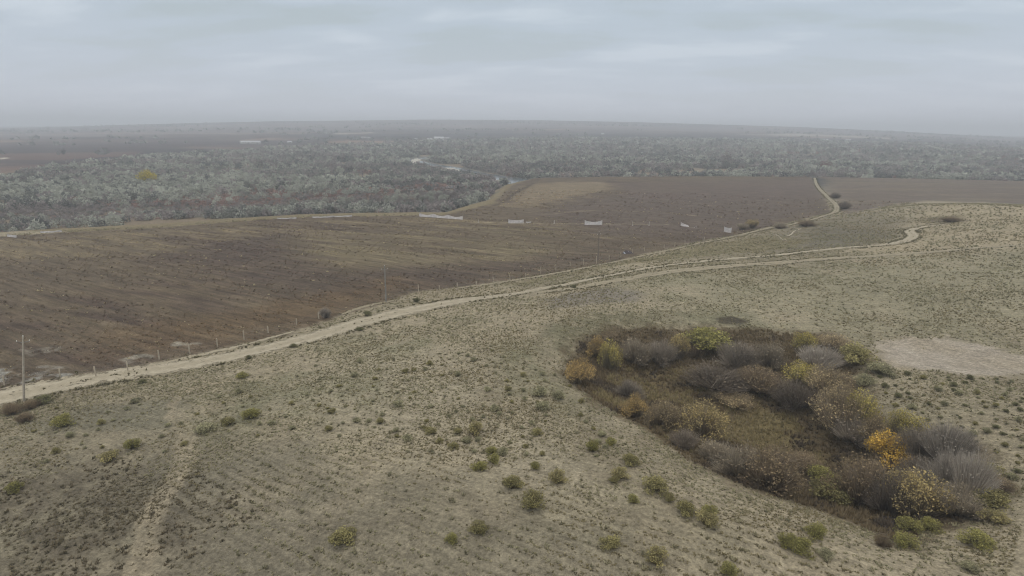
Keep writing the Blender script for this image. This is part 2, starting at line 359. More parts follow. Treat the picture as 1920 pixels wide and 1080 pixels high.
angF = math.atan2(*(qb-qa)[::-1]); qa, qb = at(700, 900)[0][:2], at(880, 950)[0][:2]; angH = math.atan2(*(qb-qa)[::-1])
fF, nF_ = furrow(angF, .10, .8, .66, 1.28); fF2, _ = furrow(angF, .03, .22, .86, 1.14, 2); fH, nH_ = furrow(angH, .3, 1.5, .80, 1.2)
hmix = N(t, 'ShaderNodeMix'); hmix.inputs[0].default_value = .8; hmix.inputs[2].default_value = 1.0; t.links.new(fH, hmix.inputs[3])
fmix = N(t, 'ShaderNodeMix'); t.links.new(zn.outputs['Fac'], fmix.inputs[0]); t.links.new(hmix.outputs[0], fmix.inputs[2]); t.links.new(M(t, 'MULTIPLY', fF, fF2), fmix.inputs[3])
t.links.new(mul_col(t, at_.outputs['Color'], f1, f2, f3, fmix.outputs[0]), b.inputs['Base Color'])
bp = N(t, 'ShaderNodeBump'); bp.inputs['Strength'].default_value = .9; bp.inputs['Distance'].default_value = .35
t.links.new(noise(t, pos, 2.6, 4, .65), bp.inputs['Height']); t.links.new(bp.outputs[0], b.inputs['Normal'])
nr, nc = U.shape
idx = np.arange(nr*nc).reshape(nr, nc)
fa = np.stack([idx[:-1,:-1], idx[:-1,1:], idx[1:,1:], idx[1:,:-1]], -1).reshape(-1, 4)[:, ::-1]
gme = mesh_np('ground', np.c_[X.ravel(), Y.ravel(), HG.ravel()], fa, gm, C.reshape(-1, 3), True)
za = gme.attributes.new('Zone', 'FLOAT', 'POINT'); za.data.foreach_set('value', np.clip(mF+mE, 0, 1).ravel().astype(np.float32))
tag(link('ground', gme), kind='structure')

# ------------------------------------------------------------------ roads: draped strips, ragged edges
def road_mat(name, c, c2):
    m, t, b = material(name)
    a = N(t, 'ShaderNodeAttribute', attribute_name='Col'); geo = N(t, 'ShaderNodeNewGeometry'); pos = geo.outputs['Position']
    s = N(t, 'ShaderNodeSeparateColor'); t.links.new(a.outputs['Color'], s.inputs[0])
    mxx = N(t, 'ShaderNodeMix', data_type='RGBA'); mxx.inputs[6].default_value = (*c, 1); mxx.inputs[7].default_value = (*c2, 1)
    # wheel ruts: green channel 0..1 across
    t.links.new(M(t, 'MULTIPLY', s.outputs[1], mapr(t, noise(t, pos, .8, 3), .35, .65, .3, 1.)), mxx.inputs[0])
    f1 = mapr(t, noise(t, pos, 1.3, 4, .6), .3, .7, .86, 1.12); f2 = mapr(t, noise(t, pos, 6, 3, .6), .3, .7, .88, 1.1)
    t.links.new(mul_col(t, mxx.outputs[2], f1, f2), b.inputs['Base Color'])
    al = M(t, 'ADD', s.outputs[0], mapr(t, noise(t, pos, .9, 5, .7), .3, .7, -.7, .55))
    al = mapr(t, al, .38, .62, 0, 1); t.links.new(al, b.inputs['Alpha'])
    bp = N(t, 'ShaderNodeBump'); bp.inputs['Strength'].default_value = .5; bp.inputs['Distance'].default_value = .1; t.links.new(noise(t, pos, 2.5, 3), bp.inputs['Height']); t.links.new(bp.outputs[0], b.inputs['Normal'])
    return m
def spline(pts, step):
    p = np.array(pts, float); out_ = []
    q = np.vstack([2*p[0]-p[1], p, 2*p[-1]-p[-2]])
    for i in range(1, len(q)-2):
        a, b_, c, d_ = q[i-1:i+3]; L = np.linalg.norm(c-b_); m = max(2, int(L/step))
        for k in range(m):
            s = k/m; out_.append(.5*((2*b_)+(c-a)*s+(2*a-5*b_+4*c-d_)*s*s+(3*b_-a-3*c+d_)*s**3))
    out_.append(p[-1]); return np.array(out_)
roads_px = []
def road(name, pts, widths, mat, rut=True, lift=.035, step=.6):
    a = np.array(pts, float); P3 = at(a[:,0], a[:,1])[:, :2]
    wv = np.interp(np.arange(len(pts)), np.linspace(0, len(pts)-1, len(widths)), widths)
    S = spline(np.c_[P3, wv], step); xy = S[:, :2]; wd = S[:, 2]
    T = np.gradient(xy, axis=0); T /= np.linalg.norm(T, axis=1)[:, None]+1e-9; Nn = np.c_[-T[:,1], T[:,0]]
    m = 13; cr_ = np.linspace(-.75, .75, m)
    vx = xy[:,None]+Nn[:,None]*cr_[None,:,None]*wd[:,None,None]
    z = ground(vx[...,0], vx[...,1])+lift
    r_ = np.hypot(vx[...,0], vx[...,1]); z = z+r_*2.2e-4
    edge = np.clip(1.15-(np.abs(cr_)/.5)**2*.85, 0, 1.2)[None].repeat(len(xy), 0)
    edge = np.clip(edge, 0, 1); edge[:, 0] = edge[:, -1] = -.2
    rt = np.exp(-((np.abs(cr_)-.22)/.09)**2)[None].repeat(len(xy), 0) if rut else np.zeros_like(edge)
    Cc = np.stack([edge, rt, 0*edge], -1)
    ix = np.arange(len(xy)*m).reshape(len(xy), m)
    fa = np.stack([ix[:-1,:-1], ix[:-1,1:], ix[1:,1:], ix[1:,:-1]], -1).reshape(-1, 4)[:, ::-1]
    o = link(name, mesh_np(name, np.c_[vx.reshape(-1, 2), z.ravel()], fa, mat, Cc.reshape(-1, 3), True)); tag(o, kind='structure')
    roads_px.append((xy, wd)); return o
rm = road_mat('dirt_road_sand', alb(156,147,127), alb(178,169,150)); rm2 = road_mat('track_sand', alb(144,135,114), alb(160,151,131)); rm3 = road_mat('faint_track', alb(140,130,112), alb(150,140,122))
road('dirt_road', [(-420,850),(-200,795),(0,747),(100,726),(200,706),(330,687),(450,664),(540,643),(620,622),(700,599),(800,576),(880,561),(960,552),(1060,534),(1200,506),(1320,490),(1450,479),(1560,467),(1640,461),(1690,454),(1712,443),(1706,433),(1735,425),(1775,421)], [9.2,8.9,8.5,8.1,7.7,6.9,6.3,6.4,7.3,7.8,7.4,5.4,3.6,3.4,3.2,3.2,3.2,3.4,4.0,4,3.6,2.8,2], rm)
road('side_track', [(1000,551),(1080,540),(1180,522),(1300,505),(1420,495),(1560,485),(1700,476),(1800,468),(1920,460),(2200,450)], [2,4,5,5.5,5,4,3.5,2.6,2,2], rm2)
road('field_track', [(860,541),(920,533),(980,523),(1060,510),(1150,492),(1250,470),(1340,451),(1400,438),(1440,428),(1500,417),(1555,402),(1569,388),(1552,370),(1533,350),(1527,334)], [2,2.2,2.2,2.2,2.2,2.0,1.9,2,3,2.2,3,3.2,2.8,2.6,2.4], rm2, lift=.05)
road('verge_track', [(215,704),(260,692),(330,676),(400,660),(450,649),(510,633),(550,622)], [1.2,1.5,1.5,1.3,1.2], rm, False)
road('verge_track', [(640,590),(680,576),(720,567),(770,561)], [1,1.8,1.6,1.2], rm2, False)
#road('footpath', [(560,700),(470,710),(390,718),(345,734),(322,757),(322,780)], [1.0,1.1,1.2,1.4,1.6], rm3, False)
#road('rutted_track', [(322,775),(350,810),(352,850),(330,890),(300,930),(272,980),(262,1040),(250,1120),(235,1300)], [2.5,3,3,3,2.6,2.4], rm3, True)
road('hill_track', [(1650,432),(1690,428),(1720,423),(1770,418)], [1.5,2,2,1.5], rm2, False)

GAIN = 1.42
# ------------------------------------------------------------------ foliage generators
fm, t, b = material('foliage')
a = N(t, 'ShaderNodeAttribute', attribute_name='Col'); oi = N(t, 'ShaderNodeObjectInfo')
fcol = mul_col(t, a.outputs['Color'], mapr(t, oi.outputs['Random'], 0, 1, .86, 1.16))
df = N(t, 'ShaderNodeBsdfDiffuse'); tl = N(t, 'ShaderNodeBsdfTranslucent'); ms = N(t, 'ShaderNodeMixShader'); ms.inputs[0].default_value = .42
t.links.new(fcol, df.inputs[0]); t.links.new(fcol, tl.inputs[0]); t.links.new(df.outputs[0], ms.inputs[1]); t.links.new(tl.outputs[0], ms.inputs[2]); t.links.new(ms.outputs[0], t.nodes['Material Output'].inputs[0])
sm, t, b = material('bark')
geo = N(t, 'ShaderNodeNewGeometry'); a = N(t, 'ShaderNodeAttribute', attribute_name='Col')
t.links.new(mul_col(t, a.outputs['Color'], mapr(t, noise(t, geo.outputs['Position'], 5, 3), .3, .7, .75, 1.2)), b.inputs['Base Color'])

def unit(n_, g=rng):
    v = g.normal(size=(n_, 3)); return v/np.linalg.norm(v, axis=1, keepdims=True)
def leaf_tris(cen, size, g=rng):
    """random little triangles round centres"""
    n_ = len(cen); a = unit(n_, g); b_ = np.cross(a, unit(n_, g)); b_ /= np.linalg.norm(b_, axis=1, keepdims=True)+1e-9
    s = np.asarray(size).reshape(-1, 1)
    return np.stack([cen+a*s, cen-a*s*.5+b_*s*.8, cen-a*s*.5-b_*s*.8], 1)
def twig_tris(p0, p1, wd, g=rng):
    n_ = len(p0); dd = p1-p0; sd_ = np.cross(dd, unit(n_, g)); sd_ /= np.linalg.norm(sd_, axis=1, keepdims=True)+1e-9
    w_ = np.asarray(wd).reshape(-1, 1)*.5
    return np.stack([p0+sd_*w_, p0-sd_*w_, p1], 1)
def tri_mesh(name, T, Cc, mat):
    k = len(T); return mesh_np(name, T.reshape(-1, 3), np.arange(k*3).reshape(k, 3), mat, np.repeat(Cc, 3, 0))
def lobes(k, g, flat=1.):
    """crown made of k overlapping lobes inside a unit dome: returns centre, radius"""
    th = np.arange(k)*2.4+g.uniform(-.5, .5, k); rr = np.sqrt((np.arange(k)+.5)/k)*.66*g.uniform(.8, 1.1, k); zz = (.80-.62*rr**1.6)*g.uniform(.78, 1.08, k)
    return np.c_[rr*np.cos(th)*.62, rr*np.sin(th)*.62, np.maximum(zz-.12, .2)], g.uniform(.13, .22, k)
def crown_pts(n_, g, k=14, L=None):
    c, r = L if L is not None else lobes(k, g); pick = g.choice(len(c), n_, p=r**2/np.sum(r**2)); u_ = unit(n_, g)
    rad = r[pick]*g.uniform(.3, 1.08, n_)**.5
    p = c[pick]+u_*rad[:,None]*np.array([1, 1, 1.05]); p[:,2] = np.clip(p[:,2], .04, None)
    return p, pick
def bush_template(seed, kind, leafc, leafc2, twigc, nl, nt, ls, mats=(fm, sm)):
    """unit bush: width 1 (radius .5), height 1. Returns crown mesh, stem mesh"""
    g = np.random.default_rng(seed)
    # trunk / limbs: tapered tubes
    segs = []
    nst = 7 if kind != 'tree' else 5
    tips = []
    for i in range(nst):
        th = g.uniform(0, 2*math.pi); rr = g.uniform(.05, .3); p = np.array([g.normal()*.03, g.normal()*.03, 0.])
        if kind == 'tree': p = np.array([0, 0, .16])
        e = np.array([rr*math.cos(th), rr*math.sin(th), g.uniform(.45, .75)]); mid = (p+e)/2+g.normal(size=3)*.04
        segs += [(p, mid, .016, .010), (mid, e, .010, .003)]; tips.append((p, mid, e))
        for _ in range(3):
            e2 = e+np.array([g.normal()*.16, g.normal()*.16, g.uniform(.02, .2)]); segs.append((mid*.4+e*.6, e2, .004, .0015))
    if kind == 'tree': segs.append((np.array([0, 0, -.03]), np.array([0, 0, .18]), .05, .035))
    vs, fs, cs = [], [], []
    for p, q, r0, r1 in segs:
        dd = q-p; a_ = np.cross(dd, [0.3, 0.2, 1.]); a_ /= np.linalg.norm(a_)+1e-9; b_ = np.cross(dd, a_); b_ /= np.linalg.norm(b_)+1e-9
        o = len(vs)
        for c_, r_ in ((p, r0), (q, r1)):
            for k in range(5):
                an = 2*math.pi*k/5; vs.append(c_+(a_*math.cos(an)+b_*math.sin(an))*r_)
        for k in range(5): fs.append((o+k, o+(k+1) % 5, o+5+(k+1) % 5, o+5+k))
    vs = np.array(vs); stem = mesh_np('stem', vs, fs, mats[1], np.repeat(np.array([twigc]), len(vs), 0)*.8, True)
    # crown
    T, Cc = [], []
    L = lobes(16, g); tone = g.uniform(.78, 1.22, 16)
    # fans of twigs: each lobe is a spray from its own foot
    p, pick = crown_pts(nt*3, g, L=L)
    foot = L[0]*np.array([.45, .45, .0])+np.array([0, 0, .05]); st = foot[pick]*.55+p*.45+g.normal(size=p.shape)*.012; tp = p+(p-foot[pick])*g.uniform(.0, .18, (len(p), 1))
    T.append(twig_tris(st, tp, g.uniform(.005, .010, len(p)), g)); Cc.append(twigc*g.uniform(.65, 1.35, (len(p), 1))*tone[pick][:,None])
    m = nt; p, pick = crown_pts(m, g, L=L); st = foot[pick]*.9+g.normal(size=p.shape)*.01; T.append(twig_tris(st, p*.9, g.uniform(.006, .012, m), g)); Cc.append(twigc*.8*g.uniform(.6, 1.2, (m, 1)))
    if nl:
        p3, pk = crown_pts(nl, g, L=L); mixf = np.clip(g.uniform(0, 1, 16)[pk]*.8+g.uniform(-.25, .45, nl), 0, 1)[:,None]
        T.append(leaf_tris(p3, g.uniform(.6, 1.4, nl)*ls, g)); Cc.append((leafc*(1-mixf)+leafc2*mixf)*g.uniform(.68, 1.32, (nl, 1))*tone[pk][:,None])
    T = np.concatenate(T); Cc = np.clip(np.concatenate(Cc), .005, .9)
    T = T*np.array([.9, .9, 1.08])
    return tri_mesh('crown', T, Cc, mats[0]), stem
def gr(*c):
    a_ = alb(*c)*1.16; return (a_*.86+.14*a_.mean())*np.array([1.03, 1.0, .91])
KIND = {  # leaf colours, twig colour, leaves, twigs, leaf size
 'gold':   (gr(178,148,62), gr(152,128,60), gr(110,100,88), 3600, 200, .020, 'tree'),
 'golden': (gr(150,128,78), gr(132,114,80), gr(112,103,88), 2600, 300, .018, 'bush'),
 'ochre':  (gr(146,131,86), gr(126,115,86), gr(112,103,88), 2400, 350, .017, 'bush'),
 'yellow': (gr(156,144,74), gr(128,122,76), gr(110,104,88), 2600, 300, .018, 'bush'),
 'lime':   (gr(118,116,66), gr(106,103,62), gr(98,94,74), 1900, 250, .026, 'bush'),
 'tan':    (gr(138,125,96), gr(120,108,86), gr(116,106,92), 1900, 600, .016, 'bush'),
 'brown':  (gr(110,97,76), gr(98,87,70), gr(104,93,80), 1500, 700, .016, 'bush'),
 'dark':   (gr(92,84,74), gr(80,74,67), gr(102,94,87), 1100, 800, .016, 'bush'),
 'grey':   (gr(122,113,98), gr(104,97,86), gr(120,112,101), 700, 1000, .02, 'bush'),
 'violet': (gr(112,104,95), gr(98,91,85), gr(118,111,104), 500, 1000, .02, 'bush'),
 'pale':   (gr(126,120,113), gr(110,105,100), gr(126,120,115), 200, 1100, .02, 'bush'),
 'olive':  (gr(122,117,78), gr(102,98,68), gr(94,88,68), 1700, 200, .030, 'bush'),
 'sage':   (gr(128,126,102), gr(108,107,86), gr(106,102,84), 1400, 250, .030, 'bush'),
 'straw':  (gr(136,128,86), gr(114,110,78), gr(118,110,86), 1300, 400, .027, 'bush'),
 'greendk':(gr(98,98,70), gr(84,85,62), gr(84,79,64), 1500, 200, .030, 'bush'),
}
TPL = {}
def tpl(kind, i):
    if (kind, i) not in TPL:
        k = KIND[kind]; TPL[kind, i] = bush_template(hash((len(kind)*31+ord(kind[0])*7+ord(kind[-1]), i)) & 0xffff, k[6], k[0], k[1], k[2], k[3], k[4], k[5])
    return TPL[kind, i]
count = 0
def plant(name, p, wdt, hgt, kind, label, cat, group=None, variant=None, parts=True):
    """a bush or small tree: empty > crown, stem"""
    global count
    count += 1; v = count % 3 if variant is None else variant
    cm, stm = tpl(kind, v)
    e_ = empty(name, (p[0], p[1], p[2]-.05), random.uniform(0, 6.28)); e_.scale = (wdt, wdt*random.uniform(.9, 1.1), hgt)
    link('crown', cm, e_); link('stem' if KIND[kind][6] != 'tree' else 'trunk', stm, e_)
    tag(e_, label, cat, group); return e_

# ---- bushes and trees of the hollow: base x, base y, width px, height px, kind, label
hollow = [
 (1086,720,62,54,'golden','round golden bush on the near left rim of the hollow'),
 (1118,668,44,42,'golden','small orange tinted bush at the far left corner of the hollow'),
 (1143,692,42,60,'yellow','tall narrow pale yellow bush beside the orange tinted one'),
 (1192,680,76,50,'grey','dark grey bare bush right of the narrow yellow bush'),
 (1238,682,58,54,'violet','violet grey leafless bush with dark foot in the far row'),
 (1272,672,44,54,'ochre','ochre bush standing against the big yellow green bush'),
 (1322,656,92,46,'lime','broad yellow green bush topping the far edge of the hollow'),
 (1306,668,36,26,'brown','low brown bush under the broad yellow green bush'),
 (1385,690,84,52,'violet','violet grey bare bush right of the broad yellow green bush'),
 (1440,688,64,52,'grey','grey bare bush between violet bush and yellow topped bush'),
 (1507,658,42,38,'yellow','small bright yellow bush on the far right edge of the hollow'),
 (1560,656,60,30,'tan','low tan bush just right of the small bright yellow bush'),
 (1532,692,92,44,'pale','wide pale grey leafless thicket in front of the small bright yellow bush'),
 (1602,684,52,38,'olive','olive brown bush at the corner nearest the bare pan'),
 (1340,726,120,44,'dark','long low dark thicket across the middle of the hollow'),
 (1425,734,92,50,'brown','brown bare thicket beside the pale sandy opening'),
 (1500,724,62,46,'yellow','yellow topped bush above the dark grey thicket'),
 (1548,742,80,56,'tan','tan grey bush behind the large straw coloured bush'),
 (1490,764,84,54,'dark','dark grey dense thicket below the yellow topped bush'),
 (1572,800,96,78,'tan','large straw coloured bush on the right bank of the hollow'),
 (1612,800,52,66,'yellow','pale yellow leafy bush rising out of the right bank thicket'),
 (1598,826,84,56,'violet','dark violet bush under the pale yellow leafy bush'),
 (1190,782,52,46,'golden','golden bush alone on the inner left slope'),
 (1180,744,52,34,'violet','small violet grey bush above the golden bush on the left slope'),
 (1246,802,74,56,'tan','tan bush left of the biggest tan bush'),
 (1312,824,96,72,'ochre','biggest tan ochre bush standing on the left slope of the hollow'),
 (1280,838,60,34,'dark','low dark thicket at the foot of the biggest tan ochre bush'),
 (1346,868,72,44,'grey','grey leafless bush with black foot on the near bank'),
 (1442,914,124,76,'brown','widest brown bare thicket on the near bank'),
 (1385,894,84,58,'grey','grey brown thicket left of the widest brown thicket'),
 (1500,884,80,34,'brown','low brown thicket in the middle of the near bank'),
 (1540,906,50,30,'lime','small yellow green bush right of the widest brown thicket'),
 (1552,938,62,34,'olive','low olive bush below the small yellow green bush'),
 (1610,945,110,88,'brown','tall brown thicket at the near end of the hollow'),
 (1664,960,80,80,'dark','dark bare thicket above the gully mouth'),
 (1716,966,88,82,'ochre','ochre yellow leafy bush at the gully mouth'),
 (1667,874,64,62,'gold','bright golden small tree with visible trunk amid grey thickets'),
 (1636,828,60,48,'tan','orange brown bush behind the bright golden tree'),
 (1698,818,58,44,'yellow','dull yellow bush behind and right of the bright golden tree'),
 (1714,862,60,66,'violet','violet bare bush right of the bright golden tree'),
 (1768,866,96,72,'pale','pale grey leafless bush at the right bank'),
 (1770,930,72,84,'pale','pale grey leafless bush left of the largest pale thicket'),
 (1812,940,76,88,'pale','largest pale grey leafless thicket at the right end'),
 (1790,964,72,56,'grey','grey leafless bush at the foot of the largest pale thicket'),
 (1722,912,70,56,'dark','dark thicket below the bright golden tree'),
 (1840,898,48,30,'olive','small olive bush on the right rim, highest of three'),
 (1862,922,56,26,'brown','small reddish brown bush on the right rim, middle of three'),
 (1850,948,56,30,'olive','small olive brown bush on the right rim, lowest of three'),
 (1650,700,40,20,'sage','low grey green bush between hollow and bare pan'),
 (1620,722,34,20,'sage','small sage bush on the bank below the bare pan'),
 (1380,760,70,22,'tan','low tan scrub beside the pale sandy opening'),
]
hp = at([h[0] for h in hollow], [h[1] for h in hollow])
for (x_, y_, w_, h_, k_, lb), p in zip(hollow, hp):
    dist = math.sqrt(p[0]**2+p[1]**2+(CAMZ-p[2])**2); m = dist/F
    plant('tree' if k_ == 'gold' else 'bush', p, w_*m*1.2, h_*m*1.06, k_, lb, 'tree' if k_ == 'gold' else 'bush', 'bushes and small trees of the hollow')

# ---- large shrubs of the slope
LAND = []
big = [
 (998,950,50,34,'olive','largest round dark olive shrub on the near slope'),
 (962,914,42,26,'olive','round olive shrub just behind the largest dark one'),
 (1047,904,36,28,'straw','pale straw coloured shrub behind the largest dark one'),
 (1003,879,22,18,'lime','small yellow green shrub midway up the slope'),
 (900,880,34,16,'lime','left low yellow green shrub of a close pair'),
 (926,868,26,20,'lime','right yellow green shrub of a close pair'),
 (922,850,26,16,'lime','small yellow topped shrub touching a grey one'),
 (943,852,24,16,'sage','small grey shrub touching a yellow topped one'),
 (892,816,30,32,'straw','tall two tone straw shrub on the bare crest'),
 (875,830,22,14,'sage','small grey shrub in front of the tall two tone straw shrub'),
 (850,840,22,12,'olive','small olive shrub left of the tall two tone straw shrub'),
 (1111,846,30,26,'lime','airy yellow green shrub near the rim of the hollow'),
 (1145,833,24,16,'lime','small yellow green shrub closest to the hollow rim'),
 (1183,870,38,20,'olive','wide olive shrub close below the rim of the hollow'),
 (1164,896,34,24,'straw','straw topped shrub, largest of a leaning row of three'),
 (1152,904,20,14,'olive','middle olive shrub of a leaning row of three'),
 (1228,920,48,28,'olive','broad dark olive shrub on the slope below the rim'),
 (1187,942,24,16,'lime','small yellow green shrub below the broad dark olive one'),
 (1254,938,24,16,'olive','small olive shrub right of the broad dark olive one'),
 (1286,964,42,26,'olive','left dark green shrub of a pair by the near bank'),
 (1330,962,30,16,'lime','yellow green shrub behind the pair by the near bank'),
 (1326,984,44,28,'straw','right round shrub of a pair by the near bank'),
 (1530,1006,40,24,'lime','yellow green shrub standing alone below the brown thicket'),
 (1474,1024,34,26,'lime','left yellow green shrub of a joined pair near the bottom edge'),
 (1502,1036,46,30,'lime','right and larger yellow green shrub of a joined pair near the bottom edge'),
 (1547,1044,26,16,'sage','grey sage shrub right of the joined pair'),
 (1366,1076,36,20,'lime','yellow green shrub cut by the lower edge'),
 (1704,996,44,26,'lime','yellow green shrub on the right lip of the gully'),
 (1744,994,36,20,'lime','yellow green shrub right of the gully lip shrub'),
 (1697,1024,40,24,'lime','domed yellow green shrub below the gully mouth'),
 (1654,1024,30,24,'brown','brown shrub left of the gully mouth'),
 (1832,1022,48,22,'lime','wide yellow green shrub in the lower right open ground'),
 (1862,978,38,20,'straw','straw shrub under the largest pale thicket'),
 (1818,1070,28,16,'sage','grey shrub under the wide yellow green one'),
 (1145,1024,38,20,'olive','olive shrub low on the slope, furthest down of the middle ones'),
 (1232,1056,42,34,'straw','pale domed dry shrub near the bottom edge'),
 (898,998,38,20,'olive','green shrub left of and below the largest dark one'),
 (847,1016,26,18,'lime','small yellow shrub beside the green one low on the slope'),
 (645,1014,52,26,'olive','wide dark olive shrub alone on the left furrows'),
 (120,798,34,22,'lime','yellow topped green shrub near the first power pole'),
 (48,790,28,16,'brown','brownish round shrub left of the yellow topped one'),
 (250,840,28,18,'lime','yellow shrub beside the faint rutted track'),
 (205,862,32,17,'straw','dry straw shrub left of the faint rutted track'),
 (472,784,34,20,'lime','yellow topped shrub on the green patch right of the track'),
 (428,796,26,16,'olive','olive shrub left of the yellow topped one on the green patch'),
 (386,808,40,14,'sage','long low grey green shrub at the track edge'),
 (27,922,24,16,'lime','yellow green shrub at the left border'),
 (82,755,28,14,'greendk','dark green shrub right of the first power pole'),
 (24,775,34,18,'brown','low brown bush left of the first power pole'),
 (60,764,30,14,'brown','low brown bush at the foot of the first power pole'),
 (268,718,14,8,'greendk','small dark shrub on the road verge, first from the left'),
 (467,673,12,8,'greendk','small dark shrub on the road verge, second from the left'),
 (550,651,14,8,'greendk','small dark shrub on the road verge, third from the left'),
 (674,620,16,9,'greendk','small dark shrub on the road verge, fourth from the left'),
 (690,592,18,12,'greendk','dark shrub on the field side of the road by the second pole'),
 (781,566,16,10,'greendk','green shrub on the field side of the road, right of the second pole'),
 (1076,540,14,8,'greendk','small dark shrub on the road verge near the grey wash'),
 (455,708,24,12,'lime','yellowish shrub between road and footpath'),
 (1013,742,30,20,'sage','grey green shrub in the clump at the hollow left rim'),
 (1046,748,26,20,'sage','second grey green shrub in the clump at the hollow left rim'),
 (1017,768,30,18,'sage','grey green shrub in front of the clump at the rim'),
 (927,770,20,14,'sage','lone sage shrub on the bare crest left of the rim clump'),
 (808,812,26,14,'olive','olive shrub left on the bare crest'),
 (746,762,22,14,'sage','round sage shrub high on the bare crest'),
 (764,826,22,14,'sage','sage shrub below the olive one on the bare crest'),
 (1006,814,24,14,'olive','olive brown shrub on the crest right of the tall straw one'),
 (1410,428,26,20,'ochre','ochre bush at the field corner by the white sheet'),
 (1392,430,24,14,'grey','grey bush left of the ochre bush at the field corner'),
 (1462,428,26,12,'grey','grey bush on the field track'),
 (1512,424,36,12,'brown','long brown bush beside the field track'),
 (610,596,24,24,'pale','pale bare bush on the fence line beside the field'),
 (1582,392,26,16,'dark','dark bush inside the bend of the field track'),
 (1566,372,20,12,'dark','dark bush along the upper field track'),
 (1783,415,34,8,'brown','low brown scrub at the crest where the road ends'),
]
bpnt = at([h[0] for h in big], [h[1] for h in big])
for (x_, y_, w_, h_, k_, lb), p in zip(big, bpnt):
    dist = math.sqrt(p[0]**2+p[1]**2+(CAMZ-p[2])**2); m = dist/F
    plant('shrub', p, w_*m*1.12, h_*m*1.0, k_, lb, 'shrub', 'shrubs scattered over the slope')
    LAND.append(p)

# ---- smaller clumps: 220 single shrubs, the rest a carpet of tufts
taken = np.array([p[:2] for p in list(hp)+list(bpnt)])
def on_road(xy, extra=.4):
    bad = np.zeros(len(xy), bool)
    for rx, wd in roads_px:
        for i in range(0, len(rx), 3):
            bad |= ((xy[:,0]-rx[i,0])**2+(xy[:,1]-rx[i,1])**2) < (wd[i]/2+extra)**2
    return bad
def blade_tufts(xy, size, colr, nb, g, flat=.75, wd=.55, z=None):
    """carpet: per point nb wide blades leaning outwards"""
    n_ = len(xy); z = ground(xy[:,0], xy[:,1]) if z is None else z
    c = np.c_[xy, z]; s = size.reshape(-1, 1, 1)
    th = g.uniform(0, 2*math.pi, (n_, nb)); le = g.uniform(.15, .85, (n_, nb))
    dr = np.stack([np.cos(th)*le, np.sin(th)*le, np.full_like(th, flat)*g.uniform(.6, 1.1, (n_, nb))], -1)
    ro = np.stack([np.cos(th)*.28*le, np.sin(th)*.28*le, np.full_like(th, -.08)], -1)
    sd_ = np.stack([-np.sin(th+g.normal(size=th.shape)*.5), np.cos(th+g.normal(size=th.shape)*.5), g.uniform(-.1, .3, th.shape)], -1)*wd*.5
    base = c[:,None]
    T = np.stack([base+(ro+sd_)*s, base+(ro-sd_)*s, base+dr*s], 2).reshape(-1, 3, 3)
    Cc = np.repeat(colr, nb, 0)*g.uniform(.75, 1.25, (n_*nb, 1))
    return T, Cc
g2 = np.random.default_rng(31)
def dens_noise(x, y): return fbm(x, y, 7, 3, 41)
# singles
zones = [ # picture polygon, count, kinds, group label
 ([(560,690),(900,650),(1040,690),(1190,860),(1000,860),(620,830)], 105, ('sage','olive','sage'), 'small rounded sage clump dotted over the bare crest left of the hollow', 'sage clumps on the bare crest'),
 ([(1640,700),(1920,712),(1920,930),(1860,850),(1740,790),(1660,760)], 80, ('greendk','sage','olive'), 'small dark clump dotted over the ground below the bare pan', 'dark clumps below the bare pan'),
 ([(40,770),(560,700),(640,800),(300,850),(40,880)], 45, ('sage','olive','sage'), 'small sage clump on the grassy ground between road and furrows', 'sage clumps beside the rutted track'),
]
for pts, cnt, kinds, lb, grp in zones:
    pg = np.array(pts, float)
    q = g2.uniform(pg.min(0), pg.max(0), (cnt*14, 2)); q = q[sdist(q[:,0], q[:,1], pg) > 0]
    P3 = at(q[:,0], q[:,1]); keep = ~on_road(P3[:, :2], .8); P3 = P3[keep]; sel = []
    for p in P3:
        if len(sel) >= cnt: break
        if np.min(np.hypot(*(taken-p[:2]).T)) < 1.3: continue
        sel.append(p); taken = np.vstack([taken, p[:2]])
    for p in sel:
        wdt = random.choice((.6, .7, .8, .9, 1.1, 1.4))*.95; k_ = random.choice(kinds)
        cm, stm = tpl(k_, random.randint(0, 2))
        o = link('sage_clump', cm, None, (p[0], p[1], p[2]-.05)); o.scale = (wdt, wdt, wdt*random.uniform(.55, .75)); o.rotation_euler.z = random.uniform(0, 6.28)
        tag(o, lb, 'shrub', grp)

# ---- tuft carpet
def scatter(r0, r1, dens, g, a0=-44, a1=44):
    area = math.radians(a1-a0)*.5*(r1*r1-r0*r0); n_ = int(area*dens)
    r_ = np.sqrt(g.uniform(r0*r0, r1*r1, n_)); u_ = np.radians(g.uniform(a0, a1, n_)); return u_, np.log(r_)
